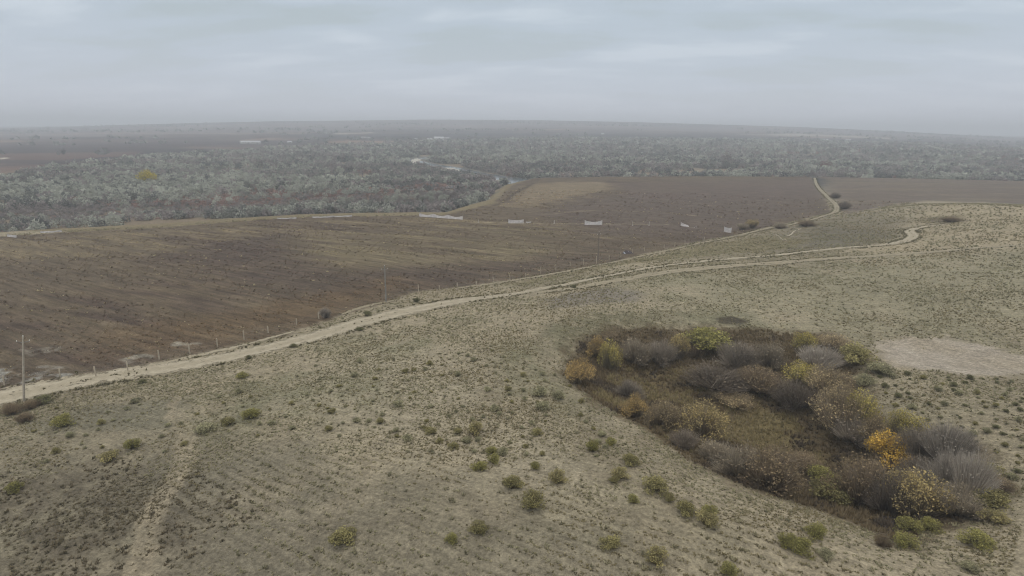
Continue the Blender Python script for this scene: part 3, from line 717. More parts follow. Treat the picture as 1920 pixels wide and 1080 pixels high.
# furrow direction from two ground points
fa_, fb_ = at([700, 900], [880, 950]); fdv = (fb_-fa_)[:2]; fdv /= np.linalg.norm(fdv); fn = np.array([-fdv[1], fdv[0]])
HOLb = HOLLOW; NEARLEFT = poly([(-700,900),(-100,930),(120,885),(300,900),(420,960),(330,1090),(250,1400),(-700,1400)])
FUR = poly([(320,900),(620,850),(900,880),(1150,960),(1700,1060),(1700,1500),(200,1500)])
RUT = poly([(322,775),(351,810),(353,850),(332,890),(303,930),(276,980),(267,1040),(255,1120),(235,1300)])
TT, TC = [], []
for r0, r1, dn, sz, nb in ((36,75,13,.23,7),(75,110,8.,.28,6),(110,170,4,.36,5),(170,290,1.8,.5,4),(290,400,.5,.8,4)):
    u_, v_ = scatter(r0, r1, dn, g2)
    rr_ = np.exp(v_); x_ = rr_*np.sin(u_); y_ = rr_*np.cos(u_); xy = np.c_[x_, y_]
    inF = sdist(u_, v_, FIELD) > 0; inH = sdist(u_, v_, HOLb)*rr_ > .5; inP = sdist(u_, v_, PAN)*rr_ > -.3; inE = sdist(u_, v_, EASTF) > 0
    inFu = sdist(u_, v_, FUR) > 0
    dnz = dens_noise(x_, y_)
    row = np.sin(2*math.pi*((xy@fn)+1.2*(fbm(x_, y_, 12, 2, 51)-.5))/1.25)+.5*(fbm(x_, y_, 3, 2, 53)-.5)*4
    keep = ~inF & ~inH & ~inE & ~(inP & (g2.random(len(u_)) > .004)) & (g2.random(len(u_)) < np.clip((dnz-.26)*2.6, .05, 1))
    keep &= ~inFu | (row > .1)
    keep &= ~on_road(xy, -.1) & (sdist(u_, v_, FLOOD)*rr_ < -10)
    u_, v_, xy, dnz = u_[keep], v_[keep], xy[keep], dnz[keep]; m = len(u_)
    dk = sdist(u_, v_, NEARLEFT) > 0
    k1 = g2.random((m, 1)); tone = fbm(xy[:,0], xy[:,1], 11, 2, 61)[:,None]
    cc = alb(108,103,80)*(1-k1)+alb(130,124,98)*k1
    cc = np.where(tone > .56, cc*.35+alb(124,121,96)*.65, cc); cc = np.where(tone < .42, cc*.4+alb(112,102,76)*.6, cc)
    cc = np.where(g2.random((m, 1)) < .22, alb(140,132,108), cc); cc = np.where(g2.random((m, 1)) < .09, alb(92,86,68), cc); cc = np.where(dk[:,None], cc*.45+alb(96,88,74)*.5, cc)
    T_, C_ = blade_tufts(xy, sz*g2.uniform(.55, 1.35, m), cc, nb, g2, .5)
    TT.append(T_); TC.append(C_)
for r0, r1, dn, sz in ((36,100,2.6,.42),(100,190,1.2,.55),(190,400,.45,.75)):
    u_, v_ = scatter(r0, r1, dn, g2); rr_ = np.exp(v_); x_ = rr_*np.sin(u_); y_ = rr_*np.cos(u_); xy = np.c_[x_, y_]
    dk = sdist(u_, v_, NEARLEFT)*rr_ > -3; fu = sdist(u_, v_, FUR)*rr_ > -2; far_ = rr_ > 150
    row = np.sin(2*math.pi*((xy@fn)+1.2*(fbm(x_, y_, 12, 2, 51)-.5))/1.25)
    pr = np.where(dk, .95, np.where(fu, .55*(row > .2), np.where(far_, .5, .25)))*np.clip((fbm(x_, y_, 4.5, 3, 44)-.3)*3.2, .03, 1)
    keep = (g2.random(len(u_)) < pr) & (sdist(u_, v_, FIELD) < 0) & (sdist(u_, v_, HOLb) < 0) & (sdist(u_, v_, PAN) < 0) & (sdist(u_, v_, EASTF) < 0) & (sdist(u_, v_, FLOOD)*rr_ < -12) & ~on_road(xy, .2) & ~((-sdist(u_, v_, RUT, False)*rr_ < 1.3) & (g2.random(len(u_)) < .85))
    xy = xy[keep]; dk = dk[keep]; m = len(xy); k1 = g2.random((m, 1))
    cc = alb(108,104,84)*(1-k1)+alb(140,134,110)*k1; cc = np.where(dk[:,None], alb(82,77,62)*(1-k1)+alb(110,100,82)*k1, cc)
    T_, C_ = blade_tufts(xy, sz*g2.uniform(.5, 1.25, m), cc, 11, g2, .6, .4); TT.append(T_); TC.append(C_)
for (rx, wd), stp, off, sz, dn in zip(roads_px, (1, 1, 1, 1, 1, 1), (0, 0, 0, 0, 0, 0), (.42, .4, .4, .3, .3, .3), (5, 3, 3, 2, 2, 2)):
    tg = np.gradient(rx, axis=0); tg /= np.linalg.norm(tg, axis=1)[:, None]+1e-9; nm = np.c_[-tg[:,1], tg[:,0]]
    i = g2.integers(0, len(rx), len(rx)*dn); sd0 = g2.choice([-1, 1], len(i)); o_ = wd[i]*.46+g2.exponential(.5, len(i)); mid = g2.random(len(i)) < .06; o_ = np.where(mid, g2.normal(size=len(i))*.12, o_)
    xy = rx[i]+nm[i]*(sd0*o_)[:,None]+g2.normal(size=(len(i), 2))*.2; xy = xy[(np.hypot(xy[:,0], xy[:,1]) > 40) & (g2.random(len(i)) < np.clip((fbm(xy[:,0], xy[:,1], 6, 2, 33)-.3)*3.5, .05, 1))]
    k1 = g2.random((len(xy), 1)); cc = alb(84,80,62)*(1-k1)+alb(118,112,88)*k1
    T_, C_ = blade_tufts(xy, sz*g2.uniform(.5, 1.5, len(xy)), cc, 10, g2, .6, .4, z=ground(xy[:,0], xy[:,1])+.05); TT.append(T_); TC.append(C_)
tag(link('grass_tufts', tri_mesh('grass_tufts', np.concatenate(TT), np.clip(np.concatenate(TC), .01, .8), fm)), 'short dry grey green tufts covering the sandy steppe', 'grass', kind='stuff')
# verge weeds along roads
# dry weeds of the brown field
TT, TC = [], []
for r0, r1, dn, sz, nb in ((85,150,.9,.5,5),(150,280,.45,.75,4),(280,420,.14,1.1,4)):
    u_, v_ = scatter(r0, r1, dn, g2)
    rr_ = np.exp(v_); x_ = rr_*np.sin(u_); y_ = rr_*np.cos(u_); xy = np.c_[x_, y_]
    keep = ((sdist(u_, v_, FIELD)*rr_ > .3) | (sdist(u_, v_, EASTF) > 0)) & (g2.random(len(u_)) < np.clip((fbm(x_*.4-y_*.2, y_*1.8+x_*.7, 10, 3, 71)-.3)*2.4, .05, 1)) & ~on_road(xy, 0)
    xy = xy[keep]; m = len(xy); k1 = g2.random((m, 1))
    cb = np.stack([bil(u_[keep], v_[keep], C[...,k]) for k in range(3)], -1)
    cc = cb*1.6*(.8+.5*k1); cc = np.where(g2.random((m, 1)) < .08, alb(82,72,60), cc); cc = np.where(g2.random((m, 1)) < .06, alb(140,130,104), cc)
    T_, C_ = blade_tufts(xy, sz*g2.uniform(.6, 1.3, m), cc, nb, g2, .45); TT.append(T_); TC.append(C_)
tag(link('field_weeds', tri_mesh('field_weeds', np.concatenate(TT), np.clip(np.concatenate(TC), .01, .8), fm)), 'dry brown weeds covering the fallow field', 'weeds', kind='stuff')
# reed and dead grass floor of the hollow
u_, v_ = scatter(55, 140, 5.5, g2, 0, 44); rr_ = np.exp(v_)
keep = sdist(u_, v_, HOLLOW)*rr_ > .2+g2.exponential(.8, len(u_))+3.2*(fbm(rr_*np.sin(u_), rr_*np.cos(u_), 2.2, 2, 7)-.42)*(v_ > 4.55); u_, v_, rr_ = u_[keep], v_[keep], rr_[keep]; xy = np.c_[rr_*np.sin(u_), rr_*np.cos(u_)]
op = sdist(u_, v_, poly([(1320,735),(1345,728),(1390,742),(1350,750)]))*rr_ > -.2; xy = xy[~op]; u_, v_ = u_[~op], v_[~op]
m = len(xy); k1 = fbm(xy[:,0], xy[:,1], 4, 2, 81)[:,None]; inn = (sdist(u_, v_, HFLOOR) > 0)[:,None]
cc = alb(90,80,64)*(1-k1)+alb(108,96,74)*k1; cc = np.where(inn & (k1 > .52), alb(120,110,82), cc); cc = np.where(k1 < .36, alb(80,72,62), cc)
T_, C_ = blade_tufts(xy, g2.uniform(.22, .7, m), cc, 8, g2, .9, .32)
tag(link('dead_reeds', tri_mesh('dead_reeds', T_, np.clip(C_, .01, .8), fm)), 'matted brown reeds and dead grass on the floor of the hollow', 'reeds', kind='stuff')

# ------------------------------------------------------------------ river woods
def blob_tree(n_, g, top=.0):
    p, pk = crown_pts(n_, g, 9); return p, pk
FT = {'silver': (alb(136,137,128), alb(122,123,115)), 'green': (alb(110,111,104), alb(98,99,94)), 'greyw': (alb(118,112,109), alb(106,101,99)), 'red': (alb(122,103,95), alb(110,94,88)), 'dark': (alb(94,95,91), alb(84,85,83))}
far_t = {}
for k in FT:
    for i in range(3):
        g = np.random.default_rng(500+i*7+len(k)); c1, c2 = FT[k]
        p, pk = blob_tree(420, g); mf = np.clip(g.uniform(0, 1, 9)[pk]+g.uniform(-.3, .3, 420), 0, 1)[:,None]
        T_ = leaf_tris(p, g.uniform(.03, .075, 420), g)*np.array([.85, .85, 1.05])
        st = twig_tris(np.zeros((9, 3))+g.normal(size=(9, 3))*.02, np.c_[g.uniform(-.3, .3, (9, 2)), g.uniform(.4, .8, 9)], .05, g)
        far_t[k, i] = (tri_mesh('crown', T_, (c1*(1-mf)+c2*mf)*g.uniform(.8, 1.2, (420, 1)), fm), tri_mesh('trunk', st, np.repeat([alb(90,86,80)], 9, 0), sm))
RIV1 = poly([(1000,342),(965,338),(920,331),(880,324),(850,316),(815,310),(785,305),(772,300),(800,296),(835,291)])
RIV2 = poly([(960,340),(905,347),(870,349),(840,352),(760,357),(640,364),(500,372),(340,379),(170,379),(80,382),(0,383),(-300,392)])
def river(name, pg, wid, z):
    xy = np.c_[np.exp(pg[:,1])*np.sin(pg[:,0]), np.exp(pg[:,1])*np.cos(pg[:,0])]
    wv = np.interp(np.arange(len(xy)), np.linspace(0, len(xy)-1, len(wid)), wid); S = spline(np.c_[xy, wv], 6)
    T = np.gradient(S[:, :2], axis=0); T /= np.linalg.norm(T, axis=1)[:, None]+1e-9; Nn = np.c_[-T[:,1], T[:,0]]
    L = S[:, :2]+Nn*S[:, 2:]/2; Rr = S[:, :2]-Nn*S[:, 2:]/2
    V3 = np.r_[np.c_[L, ground(L[:,0], L[:,1])*0+z(L)], np.c_[Rr, z(Rr)]]; k = len(S); i = np.arange(k-1)
    fa = np.stack([i, i+k, i+k+1, i+1], -1)
    return tag(link(name, mesh_np(name, V3, fa, wm)), kind='structure')
wm, t, b = material('river_water'); b.inputs['Base Color'].default_value = (.10, .12, .13, 1); b.inputs['Roughness'].default_value = .12; b.inputs['Specular IOR Level'].default_value = .7; b.inputs['IOR'].default_value = 1.5
geo = N(t, 'ShaderNodeNewGeometry'); bp = N(t, 'ShaderNodeBump'); bp.inputs['Strength'].default_value = .15; bp.inputs['Distance'].default_value = .1; t.links.new(noise(t, geo.outputs['Position'], .8, 3), bp.inputs['Height']); t.links.new(bp.outputs[0], b.inputs['Normal'])
zf = lambda q: ground(q[:,0], q[:,1])*0-2.75
river('river', RIV1, [34,30,26,24,20,18,22,16,10,8], zf)
river('river_branch', RIV2, [20,16,16,12,9,8,8,8,9,9,9,8], lambda q: zf(q)-.01)
mbank, t, b = material('sand_bank'); b.inputs['Base Color'].default_value = (.36, .34, .30, 1)
for pts in ([(905,336),(925,336),(945,341),(930,343)], [(765,303),(780,297),(790,300),(780,306)], [(790,318),(830,314),(862,319),(850,322)], [(872,352),(905,349),(912,353),(880,356)]):
    pg = poly(pts); xy = np.c_[np.exp(pg[:,1])*np.sin(pg[:,0]), np.exp(pg[:,1])*np.cos(pg[:,0])]
    c = xy.mean(0); ring = spline(np.vstack([xy, xy[:1]]), 5)[:-1]; ring = c+(ring-c)*(1+.15*rng.normal(size=(len(ring), 1)))
    V3 = np.vstack([[*c, -2.45], np.c_[ring, np.full(len(ring), -2.72)]]); k = len(ring); fa = [(0, 1+i, 1+(i+1) % k) for i in range(k)]
    tag(link('sand_bank', mesh_np('sand_bank', V3, fa, mbank, None, True)), kind='structure')

def clear(u_, v_, extra=4):
    r_ = np.exp(v_); b_ = np.zeros(len(u_), bool)
    b_ |= -sdist(u_, v_, RIV1, False)*r_ < 15+extra
    seg = RIV2
    b_ |= -sdist(u_, v_, seg[:3], False)*r_ < 9+extra
    b_ |= -sdist(u_, v_, seg[3:5], False)*r_ < 4+extra*.5
    b_ |= -sdist(u_, v_, seg[8:11], False)*r_ < 6+extra*.5
    return b_
ZR = poly([(-400,440),(0,432),(300,412),(560,396),(830,392),(880,378),(860,360),(700,366),(420,382),(200,390),(0,396),(-400,405)])   # purple scrub at the near edge
ZS = poly([(-500,388),(0,374),(180,374),(420,362),(600,354),(700,350),(700,338),(400,346),(200,356),(0,356),(-500,366)])          # silver row
gF = np.random.default_rng(90)
# individual trees at the front of the woods
front = []
def px_points(pts, cnt, gap):
    pg = np.array(pts, float); q = gF.uniform(pg.min(0), pg.max(0), (cnt*30, 2)); q = q[sdist(q[:,0], q[:,1], pg) > 0]
    P3 = at(q[:,0], q[:,1]); out_ = []
    uu, vv = np.arctan2(P3[:,0], P3[:,1]), np.log(np.hypot(P3[:,0], P3[:,1])); P3 = P3[~clear(uu, vv, 2)]
    for p in P3:
        if len(out_) >= cnt: break
        if all((p[0]-o[0])**2+(p[1]-o[1])**2 > gap*gap for o in out_+front): out_.append(p)
    front.extend(out_); return out_
def far_tree(p, wdt, hgt, k_, lb, grp):
    i = random.randint(0, 2); cm, tm = far_t[k_, i]
    e_ = empty('tree', (p[0], p[1], p[2]-.1), random.uniform(0, 6.28)); e_.scale = (wdt, wdt, hgt); link('crown', cm, e_); link('trunk', tm, e_)
    tag(e_, lb, 'tree', grp); return e_
for pts, cnt, gap, kinds, ws, lb, grp in (
 ([(0,366),(170,370),(420,360),(600,352),(700,348),(700,340),(420,346),(200,354),(0,352)], 110, 4.2, ('silver','silver','green'), (6,9), 'silvery green rounded tree in the row along the near river branch', 'silver trees along the river branch'),
 ([(860,376),(700,392),(540,394),(540,384),(700,378),(850,366)], 60, 3.6, ('silver','greyw','silver'), (4,6.5), 'pale grey green tree at the wood edge behind the long white sheet', 'pale trees at the wood edge'),
 ([(1010,322),(1300,318),(1500,318),(1500,306),(1200,304),(1000,310)], 70, 6, ('green','dark','greyw'), (7,10), 'grey green tree at the front of the wood beyond the far field', 'trees fronting the wood beyond the far field'),
 ([(1520,320),(1900,326),(1900,300),(1700,300),(1520,304)], 45, 6, ('silver','green','greyw'), (6,9), 'low pale tree in the open wood right of the field track', 'trees right of the field track')):
    for p in px_points(pts, cnt, gap):
        wdt = random.uniform(*ws); far_tree(p, wdt, wdt*random.uniform(.75, 1.0), random.choice(kinds), lb, grp)
# the yellow tree that stands out, and a few singles
p = at(278, 345)[0]; dist = math.hypot(p[0], p[1]); FTy = bush_template(77, 'bush', alb(160,146,62), alb(138,130,66), alb(110,104,84), 1600, 100, .03)
e_ = empty('tree', tuple(p)); e_.scale = (28*dist/F*1.15, 28*dist/F*1.15, 26*dist/F); link('crown', FTy[0], e_); link('trunk', FTy[1], e_)
tag(e_, 'single yellow tree standing out in the grey green river wood', 'tree'); ytree = p
for x_, y_, w_, h_, k_, lb in ((1360,316,26,34,'greyw','tall bare brownish tree above the wood beyond the far field'), (1290,262,8,5,'dark','small dark far off tree at the edge of the farmland'), (868,376,26,10,'red','low orange brown bush on the river bank near the loop'), (500,270,14,9,'dark','dark tree clump just right of the left farm'), (1545,320,30,20,'red','bare reddish tree where the field track meets the wood')):
    p = at(x_, y_)[0]; dist = math.hypot(p[0], p[1]); far_tree(p, w_*dist/F, h_*dist/F, k_, lb, None)
# the mass
TT, TC = [], []
def mass(u_, v_, kindw, size, ntri, g, hk=.85):
    r_ = np.exp(v_); xy = np.c_[r_*np.sin(u_), r_*np.cos(u_)]; z = ground(xy[:,0], xy[:,1]); m = len(u_)
    s = size*g.uniform(.6, 1.25, m); kn = list(kindw); pr = np.stack([kindw[k] for k in kn], 0); pr = pr/pr.sum(0); cum = np.cumsum(pr, 0); rk = g.random(m)
    ki = (rk[None] > cum).sum(0).clip(0, len(kn)-1)
    c1 = np.array([FT[k][0] for k in kn])[ki]; c2 = np.array([FT[k][1] for k in kn])[ki]
    hs = np.where(np.array([k == 'red' for k in kn])[ki], .5, 1.)*s*hk
    p = unit(m*ntri, g).reshape(m, ntri, 3)*g.uniform(.6, 1., (m, ntri, 1)); p[...,2] = np.abs(p[...,2])
    p = p*np.stack([s*.5, s*.5, hs*.85], -1)[:,None]; cen = np.c_[xy, z][:,None]+p+np.array([0, 0, 1])*(hs*.08)[:,None,None]
    T_ = leaf_tris(cen.reshape(-1, 3), np.repeat(s, ntri)*g.uniform(.12, .24, m*ntri)*(24/ntri)**.5, g)
    f = g.random((m, ntri, 1)); Cc = (c1[:,None]*(1-f)+c2[:,None]*f)*g.uniform(.86, 1.14, (m, 1, 1))*(.82+.56*fbm(xy[:,0], xy[:,1]*1.8, 45, 3, 88))[:,None,None]
    TT.append(T_); TC.append(Cc.reshape(-1, 3))
fr = np.array([q[:2] for q in front]+[ytree[:2]])
for r0, r1, dn, size, ntri in ((225,420,1/10,6.2,84),(420,700,1/19,7.2,44),(700,1100,1/34,8.5,24),(1100,2300,1/85,10.5,12)):
    u_, v_ = scatter(r0, r1, dn, gF, -46, 46); r_ = np.exp(v_)
    k = (sdist(u_, v_, FLOOD)*r_ > 3) & ~clear(u_, v_)
    u_, v_, r_ = u_[k], v_[k], r_[k]; x_, y_ = r_*np.sin(u_), r_*np.cos(u_)
    op = fbm(x_, y_*1.6, 70, 3, 95); k = gF.random(len(u_)) < np.clip((op-.33)*8+2*(sdist(u_, v_, ZR) > -.01), .05, 1)
    if r0 < 1100 and r0 > 200:
        kk = np.ones(len(u_), bool); kk[(np.abs(u_-math.atan2(ytree[0], ytree[1])) < .022) & (r_ < np.hypot(*ytree[:2])+6) & (r_ > np.hypot(*ytree[:2])-28)] = False; k &= kk
    u_, v_, r_, x_, y_ = u_[k], v_[k], r_[k], x_[k], y_[k]
    zr = ss(-6, 6, sdist(u_, v_, ZR)*r_); zs = ss(-6, 6, sdist(u_, v_, ZS)*r_); nn = fbm(x_, y_*2.5, 85, 3, 97); n2 = fbm(x_, y_*2., 60, 3, 98)
    red = ss(-8, 8, sdist(u_, v_, poly([(180,388),(420,368),(700,358),(860,346),(860,356),(700,374),(420,392),(260,400)]))*r_)
    kw = {'silver': .12+12*np.clip(nn-.5, 0, 1)+zs*3, 'green': .45+0*nn, 'greyw': .35+12*np.clip(.48-nn, 0, 1)+zr*6, 'red': .06+np.clip(n2-.55, 0, 1)*3+red*3.0+zr*.5, 'dark': .2+9*np.clip(.45-n2, 0, 1)}
    size_ = size*(1-.55*zr)*(1-.3*red)
    mass(u_, v_, kw, size_, ntri, gF)
# shelter belts and orchards beyond the wood
u_, v_ = scatter(1000, 4200, 1/2600., gF, -46, 46); r_ = np.exp(v_); x_, y_ = r_*np.sin(u_), r_*np.cos(u_)
k = (fbm(x_, y_*4, 600, 3, 99) > .6) & (sdist(u_, v_, FLOOD) < 0); u_, v_ = u_[k], v_[k]
mass(u_, v_, {'green': np.ones(len(u_)), 'dark': np.ones(len(u_))*1.5}, np.full(len(u_), 13.), 7, gF, .55)
tag(link('river_wood', tri_mesh('river_wood', np.concatenate(TT), np.clip(np.concatenate(TC), .01, .8), fm)), 'grey green wood filling the flood plain and the farmland beyond', 'wood', kind='stuff')
print('tris wood', sum(len(q) for q in TT))

GAIN = .95
# ------------------------------------------------------------------ built things
def boxes(bs):
    """list of (centre, size, rot z matrix or None) -> verts, faces"""
    vs, fs = [], []
    for c, s, rz in bs:
        o = len(vs); ca, sa = math.cos(rz), math.sin(rz)
        for dx, dy, dz in ((-1,-1,-1),(1,-1,-1),(1,1,-1),(-1,1,-1),(-1,-1,1),(1,-1,1),(1,1,1),(-1,1,1)):
            x, y, z = dx*s[0]/2, dy*s[1]/2, dz*s[2]/2; vs.append((c[0]+x*ca-y*sa, c[1]+x*sa+y*ca, c[2]+z))
        fs += [(o, o+3, o+2, o+1), (o+4, o+5, o+6, o+7), (o, o+1, o+5, o+4), (o+1, o+2, o+6, o+5), (o+2, o+3, o+7, o+6), (o+3, o, o+4, o+7)]
    return vs, fs
def tube(path, rad, k=8):
    path = [np.array(p, float) for p in path]; rad = list(rad) if hasattr(rad, '__len__') else [rad]*len(path); vs, fs = [], []
    for i, p in enumerate(path):
        dd = path[min(i+1, len(path)-1)]-path[max(i-1, 0)]; dd /= np.linalg.norm(dd)+1e-9
        a_ = np.cross(dd, [0, 0, 1.]) if abs(dd[2]) < .9 else np.cross(dd, [1., 0, 0]); a_ /= np.linalg.norm(a_); b_ = np.cross(dd, a_)
        for j in range(k): an = 2*math.pi*j/k; vs.append(tuple(p+(a_*math.cos(an)+b_*math.sin(an))*rad[i]))
    for i in range(len(path)-1):
        for j in range(k): fs.append((i*k+j, i*k+(j+1) % k, (i+1)*k+(j+1) % k, (i+1)*k+j))
    n0 = len(vs); vs += [tuple(path[0]), tuple(path[-1])]
    for j in range(k): fs.append((n0, (j+1) % k, j, j)); fs.append((n0+1, n0-k+j, n0-k+(j+1) % k, n0-k+(j+1) % k))
    return vs, fs
def pym(name, vs, fs, mat):
    me = bpy.data.meshes.new(name); me.from_pydata([tuple(map(float, v)) for v in vs], [], [tuple(dict.fromkeys(f)) for f in fs]); me.materials.append(mat); me.update(); return me
def join(parts):
    vs, fs = [], []
    for v, f in parts: o = len(vs); vs += list(v); fs += [tuple(i+o for i in q) for q in f]
    return vs, fs
def simple(name, c, var=.2, sc__=3, rough=.9):
    m, t, b = material(name); b.inputs['Roughness'].default_value = rough; tcn = N(t, 'ShaderNodeTexCoord')
    rgb = N(t, 'ShaderNodeRGB'); rgb.outputs[0].default_value = (*c, 1)
    t.links.new(mul_col(t, rgb.outputs[0], mapr(t, noise(t, tcn.outputs['Object'], sc__, 4), .3, .7, 1-var, 1+var)), b.inputs['Base Color']); return m
concrete = simple('pole_concrete', alb(158,150,136)); wood = simple('weathered_wood', alb(140,130,114)); steel = simple('dull_steel', alb(120,120,118)); porc = simple('porcelain', alb(190,188,182)); sheetm = simple('white_sheet', alb(188,183,181), .18, 1.2); sheetg = simple('grimy_sheet', alb(176,170,162), .2, 1.5)
def power_pole(p, hgt, label, mat, armrot, lean=0., foot=False):
    e_ = empty('power_pole', tuple(p), armrot)
    vs, fs = tube([(0, 0, -.5), (0, 0, hgt*.5), (0, 0, hgt)], [.165, .15, .12], 10); sh = link('shaft', pym('shaft', vs, fs, mat), e_)
    if foot: vs, fs = boxes([((.0, .22, .7), (.24, .2, 2.2), 0)]); link('footing', pym('footing', vs, fs, concrete), e_)
    arm = link('crossarm', pym('crossarm', *tube([(-.75, 0, hgt-.75), (.0, 0.02, hgt-.95), (.75, 0, hgt-.75)], .045, 6), steel), e_)
    for x_ in (-.72, .72):
        link('insulator', pym('insulator', *tube([(x_, 0, hgt-.76), (x_, 0, hgt-.70), (x_, 0, hgt-.62), (x_, 0, hgt-.52)], [.03, .07, .06, .03], 8), porc), arm)
    link('insulator', pym('insulator', *tube([(0, 0, hgt), (0, 0, hgt+.08), (0, 0, hgt+.2)], [.03, .08, .03], 8), porc), sh)
    e_.rotation_euler.y = lean; tag(e_, label, 'power pole', 'power poles along the road'); return e_
def px_h(x_, y0, y1):
    p = at(x_, y0)[0]; dist = math.hypot(p[0], p[1]); return p, (y0-y1)*math.hypot(dist, CAMZ-p[2])/F*1.02
p, h_ = px_h(45, 753, 657); power_pole(p, h_, 'nearest power pole, pale shaft between road and shrubs', concrete, R(38.7), R(8))
p, h_ = px_h(724, 566, 500); power_pole(p, h_, 'second power pole, dark shaft on pale footing by the road bend', simple('dark_shaft', alb(128,126,120)), R(35), 0, True)
p, h_ = px_h(1121, 488, 436); power_pole(p, h_, 'faint third power pole beyond the field track', simple('grey_shaft', alb(116,108,100)), R(40))
# wire fence
fxs = [(8,722,14),(113,706,13),(180,706,17),(240,695,15),(299,674,16),(356,663,15),(408,650,14),(458,637,16),(503,624,12),(556,609,11),(598,598,13),(785,551,17),(824,544,9),(858,544,14),(893,536,9),(925,532,13),(956,527,12),(986,520,8),(1014,514,12),(1042,507,12),(1069,500,9),(1094,496,10),(1118,494,13),(1142,487,8),(1164,482,8),(1186,475,8),(1208,471,8),(1245,466,7),(1265,462,8),(1284,458,7),(1320,452,7)]
fp = at([q[0] for q in fxs], [q[1] for q in fxs])
fe = empty('wire_fence', tuple(fp[0])); tag(fe, 'sparse wire fence of wooden posts between brown field and road', 'fence')
o0 = Vector(fp[0]); tops = []
postm = pym('post', *tube([(0, 0, -.3), (0.01, 0, .9), (0, .01, 1.0)], [.12, .11, .08], 6), simple('post_wood', alb(170,160,142)))
for q, p in zip(fxs, fp):
    hh = q[2]*math.hypot(p[0], p[1])/F*1.08; o = link('post', postm, fe); o.location = Vector(p)-o0; o.scale = (1, 1, hh); o.rotation_euler = (random.uniform(-.06, .06), random.uniform(-.06, .06), random.uniform(0, 3)); tops.append(Vector(p)-o0+Vector((0, 0, hh*.85)))
for lv in (.4, .8):
    segs = []
    for i in range(len(tops)-1):
        a_, b_ = tops[i]-Vector((0, 0, (1-lv)*1.1)), tops[i+1]-Vector((0, 0, (1-lv)*1.1)); mid = (a_+b_)/2-Vector((0, 0, .12)); segs.append(tube([a_, mid, b_], .008, 4))
    link('wire', pym('wire', *join(segs), steel), fe)
# standing posts in the field line
for x_, y_, h_, lb in ((897,418,6,'pale short post left of the first separate white sheet'),(1039,419,6,'pale short post between two white sheets'),(1186,423,7,'left white post of two right of the sagging white sheet'),(1217,423,7,'right white post of two right of the sagging white sheet')):
    p, hh = px_h(x_, y_, y_-h_); o = link('post', pym('post', *join([tube([(0, 0, -.3), (0.02, 0, hh*.6), (0, 0, hh)], [.2, .18, .15], 8), boxes([((0, 0, .08), (.5, .5, .16), .4)])]), sheetg), None, tuple(p)); tag(o, lb, 'post', 'posts along the field line')
# white sheets strung between posts
def sheet(pa, pb, y0h, label, sag=.35, name='sheet_screen', top=1.0, mat=sheetm, gaps=()):
    A_, B_ = at([pa[0], pb[0]], [pa[1], pb[1]]); L = math.hypot(*(B_-A_)[:2]); rz = math.atan2(B_[1]-A_[1], B_[0]-A_[0]); hh = y0h*math.hypot(A_[0], A_[1])/F
    e_ = empty(name, tuple(A_), rz); nx = max(6, int(L/.5)); nz_ = 5; vs, fs = [], []
    npost = max(2, int(round(L/7))+1); 
    for side in (-.02, .02):
        o = len(vs)
        for i in range(nx+1):
            s = i/nx; x = s*L; gz = ground(A_[0]+math.cos(rz)*x, A_[1]+math.sin(rz)*x)-A_[2]
            ph = (s*(npost-1)) % 1; sg = sag*hh*4*ph*(1-ph)
            for j in range(nz_+1):
                q = j/nz_; zt = (hh*(top if s > .5 else 1)-sg)*q+.05; vs.append((x, side+.10*math.sin(x*2.1)*math.sin(q*3.1)+.25*sg*q, gz+zt))
        for i in range(nx):
            for j in range(nz_):
                a_ = o+i*(nz_+1)+j; f = (a_, a_+nz_+1, a_+nz_+2, a_+1); fs.append(f if side < 0 else f[::-1])
    m_ = pym('sheet', vs, fs, mat)
    for pl in m_.polygons: pl.use_smooth = True
    link('sheet', m_, e_)
    for i in range(npost):
        x = L*i/(npost-1); gz = ground(A_[0]+math.cos(rz)*x, A_[1]+math.sin(rz)*x)-A_[2]
        link('post', pym('post', *tube([(x, .08, gz-.3), (x, .08, gz+hh*1.12)], [.07, .06], 6), wood), e_)
    tag(e_, label, 'screen', 'white sheets strung along the far field line'); return e_
sheet((786,406),(868,412), 7, 'longest white sheet, low and crumpled, at the wood edge', .45)
sheet((953,419),(982,419), 7.5, 'short white sheet left of centre with level top', .2)
sheet((986,418),(996,418), 2.5, 'small white scrap lying right of the level white sheet', .1)
sheet((1096,422),(1129,422), 9, 'taller white sheet sagging in the middle between raised ends', .38)
sheet((1276,424),(1306,427), 7.5, 'white sheet collapsed towards one side near the field track', .6, top=.35)
sheet((1357,435),(1371,437), 9.5, 'small square white sheet leaning near the ochre bush', .15)
sheet((14,444),(32,446), 4, 'white scrap at the left border of the field', .2)
sheet((76,437),(116,435), 3, 'flat white strip on the field edge, second from the left border', .3)
sheet((520,411),(556,410), 2.6, 'flat white strip on the field edge left of the other strip', .3)
sheet((586,409),(660,406), 3, 'long flat white strip on the field edge left of the longest sheet', .35)
